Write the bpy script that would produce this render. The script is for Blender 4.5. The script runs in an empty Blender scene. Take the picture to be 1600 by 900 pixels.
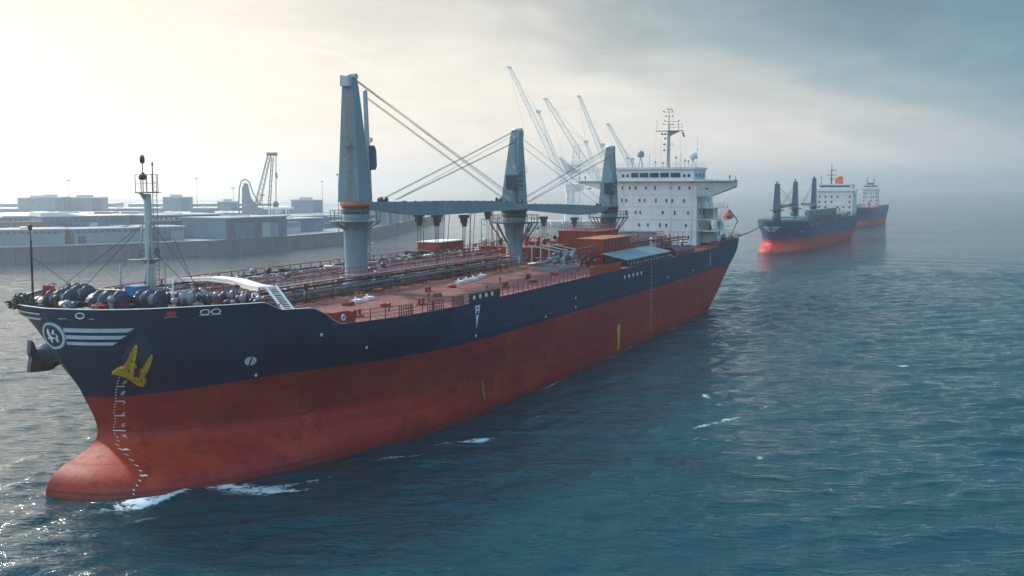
import bpy, math, random
import numpy as np
from mathutils import Vector
R = math.radians
random.seed(7)
rng = np.random.default_rng(11)
scene = bpy.context.scene
C = scene.collection

# ---------------------------------------------------------------- camera
cam_d = bpy.data.cameras.new("camera")
cam_d.sensor_width = 36.0
cam_d.lens = 36.0
cam_d.clip_start = 0.5
cam_d.clip_end = 40000
cam = bpy.data.objects.new("camera", cam_d)
C.objects.link(cam)
cam.location = (0, 0, 26)
cam.rotation_euler = (R(90 - 5.604), 0, 0)
scene.camera = cam

# ---------------------------------------------------------------- light
SUN_AZ = -48.0      # degrees clockwise from +Y (negative = left of the view)
SUN_EL = 33.0
sx_, sy_, sz_ = (math.sin(R(SUN_AZ)) * math.cos(R(SUN_EL)), math.cos(R(SUN_AZ)) * math.cos(R(SUN_EL)), math.sin(R(SUN_EL)))
sun_d = bpy.data.lights.new("sun", 'SUN')
sun_d.energy = 2.7
sun_d.angle = R(4)
sun_d.color = (1.0, 0.93, 0.83)
sun = bpy.data.objects.new("sun", sun_d)
C.objects.link(sun)
sun.rotation_euler = Vector((sx_, sy_, sz_)).to_track_quat('Z', 'Y').to_euler()

world = bpy.data.worlds.new("World")
scene.world = world
world.use_nodes = True
wt = world.node_tree
wt.nodes.clear()


def N(t, kind, **kw):
    n = t.nodes.new(kind)
    for k, v in kw.items():
        if k.startswith('i_'):
            n.inputs[k[2:].replace('_', ' ')].default_value = v
        else:
            setattr(n, k, v)
    return n


def L(t, a, b):
    t.links.new(a, b)


def mathn(t, op, a, b=None, c=None, clamp=False):
    n = t.nodes.new('ShaderNodeMath')
    n.operation = op
    n.use_clamp = clamp
    for i, v in enumerate((a, b, c)):
        if v is None:
            continue
        if isinstance(v, (int, float)):
            n.inputs[i].default_value = v
        else:
            t.links.new(v, n.inputs[i])
    return n.outputs[0]


def ramp(t, fac, stops, interp='LINEAR'):
    n = t.nodes.new('ShaderNodeValToRGB')
    cr = n.color_ramp
    cr.interpolation = interp
    while len(cr.elements) < len(stops):
        cr.elements.new(0.5)
    for e, (p, c) in zip(cr.elements, stops):
        e.position = p
        e.color = (c[0], c[1], c[2], 1) if not isinstance(c, (int, float)) else (c, c, c, 1)
    t.links.new(fac, n.inputs[0])
    return n.outputs[0]


def mixc(t, fac, a, b, mode='MIX'):
    n = t.nodes.new('ShaderNodeMix')
    n.data_type = 'RGBA'
    n.clamp_factor = False
    n.blend_type = mode
    for sock, v in ((n.inputs[0], fac), (n.inputs[6], a), (n.inputs[7], b)):
        if isinstance(v, (int, float)):
            sock.default_value = v
        elif isinstance(v, (tuple, list)):
            sock.default_value = (v[0], v[1], v[2], 1)
        else:
            t.links.new(v, sock)
    return n.outputs[2]


tc = N(wt, 'ShaderNodeTexCoord')
sky = N(wt, 'ShaderNodeTexSky', sky_type='NISHITA', sun_disc=False)
sky.sun_elevation = R(SUN_EL)
sky.sun_rotation = R(SUN_AZ)
sky.air_density = 1.6
sky.dust_density = 4.0
sep = N(wt, 'ShaderNodeSeparateXYZ')
L(wt, tc.outputs['Generated'], sep.inputs[0])
mp = N(wt, 'ShaderNodeMapping')
mp.inputs['Scale'].default_value = (2.2, 2.2, 6.0)
L(wt, tc.outputs['Generated'], mp.inputs[0])
cl = N(wt, 'ShaderNodeTexNoise', i_Scale=2.3, i_Detail=7.0, i_Roughness=0.52, i_Distortion=0.35)
L(wt, mp.outputs[0], cl.inputs['Vector'])
mp2 = N(wt, 'ShaderNodeMapping')
mp2.inputs['Scale'].default_value = (3.0, 3.0, 13.0)
mp2.inputs['Rotation'].default_value = (0, R(12), 0)
L(wt, tc.outputs['Generated'], mp2.inputs[0])
cl2 = N(wt, 'ShaderNodeTexNoise', i_Scale=4.0, i_Detail=8.0, i_Roughness=0.6, i_Distortion=0.6)
L(wt, mp2.outputs[0], cl2.inputs['Vector'])
zpos = mathn(wt, 'MAXIMUM', sep.outputs[2], 0.0)
q = mathn(wt, 'ADD', sep.outputs[0], mathn(wt, 'MULTIPLY', zpos, 1.35))
q = mathn(wt, 'ADD', q, mathn(wt, 'MULTIPLY', mathn(wt, 'SUBTRACT', cl.outputs[0], 0.5), 0.42))
# the milky band along the horizon reaches further to the right
q = mathn(wt, 'SUBTRACT', q, mathn(wt, 'MULTIPLY', mathn(wt, 'SUBTRACT', 1.0, mathn(wt, 'DIVIDE', zpos, 0.11), clamp=True), 0.28))
q01 = mathn(wt, 'MULTIPLY_ADD', q, 0.5, 0.5, clamp=True)
cloudc = ramp(wt, q01, [(0.10, (.64, .62, .58)), (0.34, (.84, .75, .67)), (0.50, (.85, .80, .73)), (0.58, (.79, .77, .73)),
                        (0.64, (.52, .56, .57)), (0.70, (.27, .39, .46)), (0.80, (.10, .25, .38)), (1.0, (.12, .25, .36))], 'EASE')
# long soft streaks of thinner and thicker cloud
st = ramp(wt, cl2.outputs[0], [(0.3, (.90, .88, .88)), (0.5, (.97, .95, .93)), (0.70, (1.07, 1.05, 1.03))])
cloudc = mixc(wt, 1.0, cloudc, st, 'MULTIPLY')
grey = ramp(wt, mathn(wt, 'ADD', zpos, mathn(wt, 'MULTIPLY', mathn(wt, 'SUBTRACT', cl.outputs[0], 0.5), 0.22)),
            [(0.10, (1, 1, 1)), (0.20, (.80, .79, .80)), (0.5, (.70, .72, .76))], 'EASE')
cloudc = mixc(wt, 1.0, cloudc, grey, 'MULTIPLY')
# thinner, brighter cloud overhead (outside the picture) lights the decks
over = ramp(wt, zpos, [(0.0, 1.45), (0.08, 1.2), (0.16, 1.0), (0.26, 1.0), (0.40, 1.75), (0.85, 5.0)])
cloudc = mixc(wt, 1.0, cloudc, over, 'MULTIPLY')
# glow of the sun behind the thin cloud
sd = N(wt, 'ShaderNodeVectorMath', operation='DOT_PRODUCT')
L(wt, tc.outputs['Generated'], sd.inputs[0])
sd.inputs[1].default_value = (sx_, sy_, sz_)
glow = mathn(wt, 'MULTIPLY', mathn(wt, 'POWER', mathn(wt, 'MAXIMUM', sd.outputs['Value'], 0.0), 12.0), 0.5)
cloudc = mixc(wt, glow, cloudc, (1.0, .93, .82), 'ADD')
# blue-white fill light added to the unseen sky behind the camera
bk = mathn(wt, 'MULTIPLY_ADD', sep.outputs[1], -1.0, 0.05, clamp=True)
cloudc = mixc(wt, bk, cloudc, (.22, .38, .52), 'ADD')
cl10 = mixc(wt, 1.0, cloudc, (4.7, 4.7, 4.7), 'MULTIPLY')
skyc = mixc(wt, 0.88, sky.outputs[0], cl10)
bg = N(wt, 'ShaderNodeBackground', i_Strength=0.13)
L(wt, skyc, bg.inputs[0])
wo = N(wt, 'ShaderNodeOutputWorld')
L(wt, bg.outputs[0], wo.inputs[0])

scene.view_settings.view_transform = 'Standard'
scene.view_settings.look = 'None'
scene.view_settings.gamma = 1
scene.view_settings.exposure = 0.68
scene.view_settings.use_curve_mapping = False
scene.cycles.use_denoising = True
scene.cycles.max_bounces = 6
scene.cycles.diffuse_bounces = 2
scene.cycles.glossy_bounces = 3
scene.cycles.transmission_bounces = 2
scene.cycles.volume_bounces = 2
scene.cycles.sample_clamp_indirect = 6
scene.cycles.use_adaptive_sampling = True
scene.cycles.adaptive_threshold = 0.02

HAZE_DENSITY = 0.00036
HAZE_COLOR = (0.93, 0.96, 0.98)


# ---------------------------------------------------------------- materials
def newmat(name):
    m = bpy.data.materials.new(name)
    m.use_nodes = True
    t = m.node_tree
    t.nodes.clear()
    o = N(t, 'ShaderNodeOutputMaterial')
    b = N(t, 'ShaderNodeBsdfPrincipled')
    L(t, b.outputs[0], o.inputs[0])
    return m, t, b


def paint(name, col, rough=0.5, scale=1.2, vary=0.25, dirt=None, dirt_amt=0.35, metal=0.0, stretch=(1, 1, 1), bump=0.0):
    """painted surface: mottled tone plus worn / rusty patches with a shape of their own"""
    m, t, b = newmat(name)
    tc = N(t, 'ShaderNodeTexCoord')
    mp = N(t, 'ShaderNodeMapping')
    mp.inputs['Scale'].default_value = stretch
    L(t, tc.outputs['Object'], mp.inputs[0])
    n1 = N(t, 'ShaderNodeTexNoise', i_Scale=scale, i_Detail=6.0, i_Roughness=0.6)
    L(t, mp.outputs[0], n1.inputs['Vector'])
    lo = tuple(max(0, c * (1 - vary)) for c in col)
    hi = tuple(min(1, c * (1 + vary)) for c in col)
    c1 = ramp(t, n1.outputs[0], [(0.3, lo), (0.7, hi)])
    if dirt:
        n2 = N(t, 'ShaderNodeTexNoise', i_Scale=scale * 2.7, i_Detail=8.0, i_Roughness=0.7)
        L(t, mp.outputs[0], n2.inputs['Vector'])
        f = ramp(t, n2.outputs[0], [(0.52, 0.0), (0.66, dirt_amt)])
        c1 = mixc(t, f, c1, dirt)
    L(t, c1, b.inputs['Base Color'])
    b.inputs['Roughness'].default_value = rough
    b.inputs['Metallic'].default_value = metal
    if bump:
        bp = N(t, 'ShaderNodeBump', i_Strength=bump, i_Distance=0.05)
        L(t, n1.outputs[0], bp.inputs['Height'])
        L(t, bp.outputs[0], b.inputs['Normal'])
    return m


def hull_paint(name, top, low, zb, rust=(.10, .03, .015), top2=None, main=True):
    """topsides / boot-top hull paint: colour bands by height above the water, scuffs, streaks and seams"""
    m, t, b = newmat(name)
    tc = N(t, 'ShaderNodeTexCoord')
    sp = N(t, 'ShaderNodeSeparateXYZ')
    L(t, tc.outputs['Object'], sp.inputs[0])
    z = sp.outputs[2]
    s = sp.outputs[0]

    def noise(scale, stretch, detail=6, rough=.6):
        mp = N(t, 'ShaderNodeMapping')
        mp.inputs['Scale'].default_value = stretch
        L(t, tc.outputs['Object'], mp.inputs[0])
        n = N(t, 'ShaderNodeTexNoise', i_Scale=scale, i_Detail=float(detail), i_Roughness=rough)
        L(t, mp.outputs[0], n.inputs['Vector'])
        return n.outputs[0]
    hor = noise(1.0, (.035, .035, 1.3))
    ver = noise(1.0, (.9, .9, .10), 8, .65)
    blot = noise(.16, (1, 1, 1), 6)
    fine = noise(1.3, (1, 1, 1.6), 8, .7)
    # topsides
    tops = mixc(t, ramp(t, blot, [(.35, 0.0), (.65, 1.0)]), tuple(c * .72 for c in top), tuple(c * 1.25 for c in top))
    tops = mixc(t, ramp(t, ver, [(.55, 0.0), (.75, .30)]), tops, top2 or tuple(c * 2.0 for c in top))
    # red
    reds = mixc(t, ramp(t, hor, [(.32, 0.0), (.68, 1.0)]), tuple(c * .70 for c in low), (low[0] * 1.2, low[1] * 1.35, low[2] * 1.1))
    reds = mixc(t, ramp(t, blot, [(.47, 0.0), (.60, .75)]), reds, (low[0] * 1.15, low[1] * 2.4, low[2] * .8))
    reds = mixc(t, ramp(t, fine, [(.53, 0.0), (.66, .75)]), reds, rust)
    reds = mixc(t, ramp(t, ver, [(.54, 0.0), (.68, .65)]), reds, tuple(c * .35 for c in low))
    if main:
        # upper part of the red is faded and scuffed by fenders
        wob = mathn(t, 'MULTIPLY', mathn(t, 'SUBTRACT', hor, .5), 2.2)
        zz = mathn(t, 'ADD', z, wob)
        band = mathn(t, 'MULTIPLY', ramp(t, mathn(t, 'DIVIDE', zz, 16.0), [(.26, 0.0), (.31, .65), (.40, .45), (.50, .25)]), .5)
        reds = mixc(t, band, reds, (.20, .030, .038))
        for zc, wd, am in ((4.45, .07, .8), (4.05, .04, .4), (.55, .16, .75), (1.1, .05, .35), (6.3, .05, .3)):
            d = mathn(t, 'ABSOLUTE', mathn(t, 'SUBTRACT', mathn(t, 'ADD', z, mathn(t, 'MULTIPLY', wob, .05)), zc))
            f = mathn(t, 'MULTIPLY', mathn(t, 'SUBTRACT', 1.0, mathn(t, 'DIVIDE', d, wd), clamp=True), am, clamp=True)
            f = mathn(t, 'MULTIPLY', f, ramp(t, blot, [(.35, .35), (.55, 1.0)]))
            reds = mixc(t, f, reds, (.035, .012, .015))
    # wet grime near the water
    grime = mathn(t, 'MULTIPLY', mathn(t, 'SUBTRACT', 1.0, mathn(t, 'DIVIDE', mathn(t, 'ADD', z, mathn(t, 'MULTIPLY', fine, .6)), 1.2), clamp=True), .75, clamp=True)
    reds = mixc(t, grime, reds, (.025, .018, .015))
    zbn = mathn(t, 'ADD', mathn(t, 'MULTIPLY', ramp(t, mathn(t, 'DIVIDE', s, 20.0, clamp=True), [(.15, 0.0), (.75, 1.0)]), 1.0 if main else 0.0), zb)
    dz = mathn(t, 'SUBTRACT', z, zbn)
    f = mathn(t, 'MULTIPLY_ADD', dz, 22.0, .5, clamp=True)
    if main:
        d2 = mathn(t, 'MULTIPLY', mathn(t, 'MULTIPLY_ADD', mathn(t, 'SUBTRACT', .85, dz), 14.0, .5, clamp=True), .6)
        tops = mixc(t, mathn(t, 'MULTIPLY', d2, ramp(t, mathn(t, 'DIVIDE', s, 60.0, clamp=True), [(.4, .25), (.9, 1.0)])), tops, (.010, .012, .06))
        d3 = mathn(t, 'ABSOLUTE', mathn(t, 'SUBTRACT', dz, .9))
        tops = mixc(t, mathn(t, 'MULTIPLY', mathn(t, 'SUBTRACT', 1.0, mathn(t, 'DIVIDE', d3, .06), clamp=True), mathn(t, 'MULTIPLY', ramp(t, mathn(t, 'DIVIDE', s, 60.0, clamp=True), [(.4, 0.0), (.9, .55)]), 1.0)), tops, (.10, .17, .25))
    allc = mixc(t, f, reds, tops)

    L(t, mathn(t, 'MULTIPLY_ADD', fine, .3, .40), b.inputs['Roughness'])
    b.inputs['Specular IOR Level'].default_value = .3
    # welded plate seams and frames showing through
    cmb = N(t, 'ShaderNodeCombineXYZ')
    L(t, s, cmb.inputs[0])
    L(t, z, cmb.inputs[1])
    bk_ = N(t, 'ShaderNodeTexBrick', i_Scale=1.0, i_Mortar_Size=.045, i_Mortar_Smooth=.4, i_Brick_Width=9.0, i_Row_Height=2.35)
    bk_.inputs['Color1'].default_value = (0, 0, 0, 1)
    bk_.inputs['Color2'].default_value = (.25, .25, .25, 1)
    bk_.inputs['Mortar'].default_value = (1, 1, 1, 1)
    L(t, cmb.outputs[0], bk_.inputs['Vector'])
    seam = bk_.outputs['Fac']
    wv = N(t, 'ShaderNodeTexWave', wave_type='BANDS', bands_direction='X', i_Scale=.13, i_Distortion=.6, i_Detail=2.0)
    L(t, tc.outputs['Object'], wv.inputs['Vector'])
    hgt = mathn(t, 'ADD', mathn(t, 'MULTIPLY', wv.outputs[1], .05), mathn(t, 'MULTIPLY', fine, .05))
    hgt = mathn(t, 'SUBTRACT', hgt, mathn(t, 'MULTIPLY', seam, .05))
    sm_ = mathn(t, 'MULTIPLY', seam, .35)
    allc = mixc(t, sm_, allc, mixc(t, .5, allc, (.01, .01, .012)))
    run = mathn(t, 'MULTIPLY', ramp(t, noise(1.0, (2.2, 2.2, .07), 8, .6), [(.60, 0.0), (.70, .5)]), ramp(t, noise(.35, (1, 1, .3), 3), [(.45, 0.0), (.6, 1.0)]))
    allc = mixc(t, run, allc, rust)
    L(t, allc, b.inputs['Base Color'])
    bp = N(t, 'ShaderNodeBump', i_Strength=.5, i_Distance=1.0)
    L(t, hgt, bp.inputs['Height'])
    L(t, bp.outputs[0], b.inputs['Normal'])
    return m


RUST = (.12, .045, .02)
M = {}
M['hull'] = hull_paint('hull_paint', (.002, .026, .070), (.36, .018, .018), 7.75)
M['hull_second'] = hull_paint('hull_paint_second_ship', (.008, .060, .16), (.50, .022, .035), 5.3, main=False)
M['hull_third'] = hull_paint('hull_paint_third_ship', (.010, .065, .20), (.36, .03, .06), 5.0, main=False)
M['deck'] = paint('deck_red_oxide', (.155, .034, .026), .7, .35, .45, (.36, .22, .17), .6, bump=.2)
M['fdeck'] = paint('forecastle_deck', (.26, .10, .07), .7, .8, .4, (.08, .05, .05), .5)
M['red'] = paint('red_paint', (.36, .030, .028), .5, 1.2, .3, RUST, .4)
M['redbox'] = paint('red_housing', (.30, .040, .028), .55, .5, .3, (.13, .03, .02), .5, stretch=(1, 1, .25))
M['orange'] = paint('orange_brown_roof', (.40, .12, .03), .6, .6, .35, (.25, .06, .03), .5)
M['bandorange'] = paint('orange_band', (.62, .12, .03), .5, 1.5, .2, RUST, .3)
M['crane'] = paint('crane_grey_blue', (.145, .25, .295), .45, .5, .14, (.14, .16, .15), .30, stretch=(1, 1, .2))
M['cranelt'] = paint('crane_pale_edge', (.42, .50, .50), .45, .8, .12, (.2, .2, .18), .3)
M['cranedk'] = paint('crane_dark_ring', (.035, .060, .060), .5, 1.5, .4, RUST, .3)
M['cab'] = paint('cab_blue', (.02, .085, .16), .4, 2, .25)
M['glass'] = paint('dark_glass', (.010, .025, .045), .08, 1, .2)
M['bglass'] = paint('bridge_glass', (.006, .05, .11), .08, 1, .2)
M['white'] = paint('white_paint', (.74, .77, .78), .5, .35, .06, (.42, .34, .27), .22, stretch=(1, 1, .25))
M['whitetrim'] = paint('white_trim', (.80, .80, .78), .5, 1, .06, (.4, .32, .25), .25)
M['mark'] = paint('white_marking', (.80, .82, .82), .6, 2, .12, (.2, .25, .3), .35)
M['stripe'] = paint('pale_blue_stripe', (.52, .66, .74), .55, 1.0, .1, (.25, .35, .42), .4)
M['yellow'] = paint('yellow_paint', (.66, .40, .015), .5, 2.5, .22, (.16, .11, .02), .5)
M['pocket'] = paint('anchor_pocket_paint', (.006, .045, .095), .6, .5, .3, (.004, .02, .04), .5)
M['navy'] = paint('navy_machinery', (.016, .030, .07), .4, 1.2, .4, (.06, .04, .03), .3)
M['black'] = paint('black_fitting', (.015, .016, .018), .5, 2, .4)
M['steel'] = paint('grey_steel', (.24, .27, .29), .4, 1.5, .3, RUST, .35, metal=.3)
M['pipegrey'] = paint('pipe_grey_blue', (.17, .21, .26), .4, 1.5, .35, RUST, .45)
M['pipered'] = paint('pipe_red_brown', (.22, .06, .045), .5, 1.5, .35, (.05, .03, .03), .45)
M['pipedark'] = paint('pipe_dark', (.045, .045, .055), .5, 1.5, .4, RUST, .4)
M['pipepale'] = paint('pipe_pale', (.52, .50, .52), .4, 1.5, .2, RUST, .45)
M['rope'] = paint('rope', (.30, .24, .19), .9, 6, .4)
M['ropedk'] = paint('dark_green_rope', (.018, .045, .045), .9, 6, .5)
M['bluetank'] = paint('bright_blue', (.03, .20, .42), .45, 1, .15)
M['teal'] = paint('teal_canopy', (.17, .27, .31), .5, .8, .2, (.3, .4, .42), .35)
M['cable'] = paint('wire_cable', (.035, .05, .06), .8, 2, .2)
M['lifeorange'] = paint('lifeboat_orange', (.62, .085, .03), .4, 1.2, .15, RUST, .2)
M['flagred'] = paint('red_flag', (.55, .03, .03), .8, 2, .2)
M['concrete'] = paint('quay_concrete', (.30, .33, .35), .85, .06, .2, (.14, .17, .19), .4)
M['quayface'] = paint('quay_wall', (.035, .11, .18), .8, .25, .3, (.05, .09, .12), .5, stretch=(1, 1, .2))
M['wallblue'] = paint('shed_wall_blue', (.016, .16, .27), .6, .12, .3, (.12, .20, .29), .45)
M['wallgrey'] = paint('shed_wall_grey', (.13, .25, .32), .6, .12, .2, (.17, .23, .29), .45)
M['walldark'] = paint('shed_wall_dark', (.018, .075, .17), .6, .12, .25, (.10, .17, .23), .45)
M['roof'] = paint('shed_roof', (.52, .52, .50), .7, .05, .15, (.34, .36, .37), .5)
M['roofgrey'] = paint('shed_roof_grey', (.42, .45, .47), .7, .05, .2, (.22, .26, .3), .5)
M['roofpale'] = paint('shed_roof_pale', (.72, .69, .63), .7, .05, .1, (.5, .5, .48), .4)
M['harbour'] = paint('harbour_crane_steel', (.16, .22, .26), .6, .3, .2)
M['harbourdk'] = paint('harbour_crane_dark', (.05, .10, .14), .6, .3, .2)
M['hazesteel'] = paint('haze_toned_crane_steel', (.72, .75, .76), .6, .3, .15)  # haze put into the colour: paled so the far cranes fade out
M['wood'] = paint('dunnage', (.40, .26, .15), .8, 3, .3)


# ---------------------------------------------------------------- mesh builder
def vsub(a, b): return (a[0] - b[0], a[1] - b[1], a[2] - b[2])


class MB:
    """collects shapes; build() links them as ONE mesh object. With ship=True points are (aft, port, up)."""

    def __init__(self, ship=True):
        self.v = []
        self.f = []
        self.sm = []
        self.ship = ship

    def add(self, vs, fs, smooth=False):
        o = len(self.v)
        self.v += [tuple(map(float, p)) for p in vs]
        self.f += [tuple(i + o for i in f) for f in fs]
        self.sm += [smooth] * len(fs)
        return self

    def box(self, c, d, rot=0.0):
        cx, cy, cz = c
        hx, hy, hz = d[0] / 2, d[1] / 2, d[2] / 2
        cr, sr = math.cos(rot), math.sin(rot)
        vs = []
        for k in (-1, 1):
            for i, j in ((-1, -1), (1, -1), (1, 1), (-1, 1)):
                x, y = i * hx, j * hy
                vs.append((cx + x * cr - y * sr, cy + x * sr + y * cr, cz + k * hz))
        return self.add(vs, [(3, 2, 1, 0), (4, 5, 6, 7), (0, 1, 5, 4), (1, 2, 6, 5), (2, 3, 7, 6), (3, 0, 4, 7)])

    def span(self, a, b):
        """box from corner a to corner b"""
        return self.box([(a[i] + b[i]) / 2 for i in range(3)], [abs(a[i] - b[i]) for i in range(3)])

    def tube(self, p, q_, r, r2=None, n=8, caps=True):
        r2 = r if r2 is None else r2
        P, Q = Vector(p), Vector(q_)
        d = (Q - P)
        if d.length < 1e-6:
            return self
        d.normalize()
        a = d.orthogonal().normalized()
        b = d.cross(a)
        vs = []
        for c_, rr in ((P, r), (Q, r2)):
            for i in range(n):
                an = 2 * math.pi * i / n
                vs.append(c_ + (a * math.cos(an) + b * math.sin(an)) * rr)
        fs = [(i, (i + 1) % n, n + (i + 1) % n, n + i) for i in range(n)]
        self.add(vs, fs, n > 5)
        if caps:
            o = len(self.v) - 2 * n
            self.f += [tuple(o + i for i in reversed(range(n))), tuple(o + n + i for i in range(n))]
            self.sm += [False, False]
        return self

    def path(self, pts, r, n=6):
        for a, b in zip(pts[:-1], pts[1:]):
            self.tube(a, b, r, n=n)
        return self

    def bar(self, p, q_, w, h, w2=None, h2=None, up=(0, 0, 1)):
        """rectangular beam from p to q: w across, h along up"""
        P, Q = Vector(p), Vector(q_)
        d = (Q - P).normalized()
        U = Vector(up)
        if abs(d.dot(U)) > .98:
            U = Vector((1, 0, 0))
        S = d.cross(U).normalized()
        U = S.cross(d).normalized()
        vs = []
        for c_, ww, hh in ((P, w, h), (Q, w2 or w, h2 or h)):
            for i, j in ((-1, -1), (1, -1), (1, 1), (-1, 1)):
                vs.append(c_ + S * (i * ww / 2) + U * (j * hh / 2))
        return self.add(vs, [(3, 2, 1, 0), (4, 5, 6, 7), (0, 1, 5, 4), (1, 2, 6, 5), (2, 3, 7, 6), (3, 0, 4, 7)])

    def rev(self, c, prof, n=20, axis=2, smooth=True):
        """revolve profile [(r, h)] round an axis through c"""
        vs = []
        for r, h in prof:
            for i in range(n):
                an = 2 * math.pi * i / n
                x, y = r * math.cos(an), r * math.sin(an)
                p = {2: (x, y, h), 0: (h, x, y), 1: (x, h, y)}[axis]
                vs.append((c[0] + p[0], c[1] + p[1], c[2] + p[2]))
        fs = []
        for k in range(len(prof) - 1):
            for i in range(n):
                fs.append((k * n + i, k * n + (i + 1) % n, (k + 1) * n + (i + 1) % n, (k + 1) * n + i))
        self.add(vs, fs, smooth)
        o = len(self.v) - len(vs)
        self.f += [tuple(o + i for i in reversed(range(n))), tuple(o + (len(prof) - 1) * n + i for i in range(n))]
        self.sm += [False, False]
        return self

    def prism(self, poly, d):
        """extrude a 3D polygon by vector d"""
        n = len(poly)
        vs = list(poly) + [(p[0] + d[0], p[1] + d[1], p[2] + d[2]) for p in poly]
        fs = [tuple(range(n)), tuple(reversed(range(n, 2 * n)))] + [(i, i + n, (i + 1) % n + n, (i + 1) % n) for i in range(n)]
        return self.add(vs, fs)

    def torus(self, c, r, r2, n=14, m=6, axis=2):
        vs = []
        for i in range(n):
            a = 2 * math.pi * i / n
            for j in range(m):
                b = 2 * math.pi * j / m
                x, y, z = (r + r2 * math.cos(b)) * math.cos(a), (r + r2 * math.cos(b)) * math.sin(a), r2 * math.sin(b)
                p = {2: (x, y, z), 0: (z, x, y), 1: (x, z, y)}[axis]
                vs.append((c[0] + p[0], c[1] + p[1], c[2] + p[2]))
        fs = [(i * m + j, ((i + 1) % n) * m + j, ((i + 1) % n) * m + (j + 1) % m, i * m + (j + 1) % m) for i in range(n) for j in range(m)]
        return self.add(vs, fs, True)

    def rail(self, pts, h=1.1, step=1.6, r=.035, rows=3, rp=None):
        """handrail along a polyline"""
        rp = rp or r
        for a, b in zip(pts[:-1], pts[1:]):
            ln = math.dist(a, b)
            k = max(1, round(ln / step))
            for i in range(k + 1):
                p = [a[j] + (b[j] - a[j]) * i / k for j in range(3)]
                self.tube(p, (p[0], p[1], p[2] + h), rp, n=4, caps=False)
            for j in range(rows):
                z = h * (j + 1) / rows
                self.tube((a[0], a[1], a[2] + z), (b[0], b[1], b[2] + z), r, n=4, caps=False)
        return self

    def ladder(self, p, q_, w=.45, across=(0, 1, 0), r=.03, step=.45):
        A = Vector(across) * (w / 2)
        P, Q = Vector(p), Vector(q_)
        self.tube(P - A, Q - A, r, n=4)
        self.tube(P + A, Q + A, r, n=4)
        k = int((Q - P).length / step)
        for i in range(1, k):
            c_ = P.lerp(Q, i / k)
            self.tube(c_ - A, c_ + A, r * .8, n=4)
        return self

    def build(self, name, mat, parent=None, label=None, **props):
        me = bpy.data.meshes.new(name)
        vs = [(x, -y, z) for x, y, z in self.v] if self.ship else self.v
        me.from_pydata(vs, [], self.f)
        me.polygons.foreach_set('use_smooth', self.sm)
        import bmesh
        bm = bmesh.new()
        bm.from_mesh(me)
        bmesh.ops.recalc_face_normals(bm, faces=bm.faces)
        bm.to_mesh(me)
        bm.free()
        me.update()
        for m_ in (mat if isinstance(mat, (list, tuple)) else [mat]):
            me.materials.append(m_)
        o = bpy.data.objects.new(name, me)
        C.objects.link(o)
        if parent is not None:
            d_, a_ = 0, parent                     # never deeper than thing > part > sub-part
            while a_.parent is not None:
                d_, a_ = d_ + 1, a_.parent
            while d_ >= 2:
                parent, d_ = parent.parent, d_ - 1
            o.parent = parent
        if label:
            o['label'] = label
        for k, v in props.items():
            o[k] = v
        return o


def thing(name, label, cat, loc=(0, 0, 0), rz=0.0, group=None):
    o = bpy.data.objects.new(name, None)
    o.empty_display_size = 1.0
    C.objects.link(o)
    o.location = loc
    o.rotation_euler = (0, 0, rz)
    o['label'] = label
    o['category'] = cat
    if group:
        o['group'] = group
    return o


# ---------------------------------------------------------------- water
def grow(a, b, d, far, k):
    core = np.arange(a, b + d * .5, d)
    lo, hi, st_ = [], [], d
    x = a
    while x > -far:
        st_ *= k
        x -= st_
        lo.append(x)
    st_, x = d, b
    while x < far:
        st_ *= k
        x += st_
        hi.append(x)
    return np.concatenate([lo[::-1], core, hi])


O1 = (-38.938, 85.0814)
TH1 = 0.42623
xs = grow(-185, 150, .5, 9000, 1.06)
ys = grow(30, 300, .45, 9000, 1.045)
X, Y = np.meshgrid(xs, ys)
sp = np.maximum(np.gradient(xs)[None, :], np.gradient(ys)[:, None])
Zw = np.zeros_like(X)
for k in range(90):
    lam = 1.4 * (10.0 / 1.4) ** rng.random()
    ang = R(90 + 12) + rng.normal(0, .30) * (1.0 if lam > 5 else 1.3)
    if k % 9 == 0:      # ship-made waves running away from the hull
        ang = R(-12) + rng.normal(0, .15)
        lam = rng.uniform(2.5, 6)
    kx, ky = math.cos(ang) * 2 * math.pi / lam, math.sin(ang) * 2 * math.pi / lam
    amp = .0042 * lam ** .70 * (.5 + rng.random())
    fade = np.clip((lam / sp - 2.5) / 3.0, 0, 1)
    ph = kx * X + ky * Y + rng.random() * 6.28
    ph = ph + .6 * np.sin(X * .021 + k) + .6 * np.sin(Y * .017 + 2 * k)
    Zw += amp * fade * (np.sin(ph) + .22 * np.sin(2 * ph + .9))
# wake lines running diagonally away from the hull on the right
dq = (X - O1[0]) * math.cos(TH1) - (Y - O1[1]) * math.sin(TH1)
env = np.exp(-((dq - 36) / 15) ** 2) * np.clip((Y - 60) / 60, .35, 1)
for k in range(14):
    lam = rng.uniform(2.2, 5.5)
    ang = R(-42) + rng.normal(0, .16)
    kx, ky = math.cos(ang) * 2 * math.pi / lam, math.sin(ang) * 2 * math.pi / lam
    fade = np.clip((lam / sp - 2.5) / 3.0, 0, 1)
    Zw += env * fade * .016 * lam ** .6 * np.sin(kx * X + ky * Y + rng.random() * 6.28 + .8 * np.sin(Y * .05 + k))
for k in range(5):
    lam = rng.uniform(15, 26)
    ang = R(70) + rng.normal(0, .2)
    Zw += .035 * np.clip((lam / sp - 2.5) / 3.0, 0, 1) * np.sin((math.cos(ang) * X + math.sin(ang) * Y) * 2 * math.pi / lam + rng.random() * 6.28)
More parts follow.
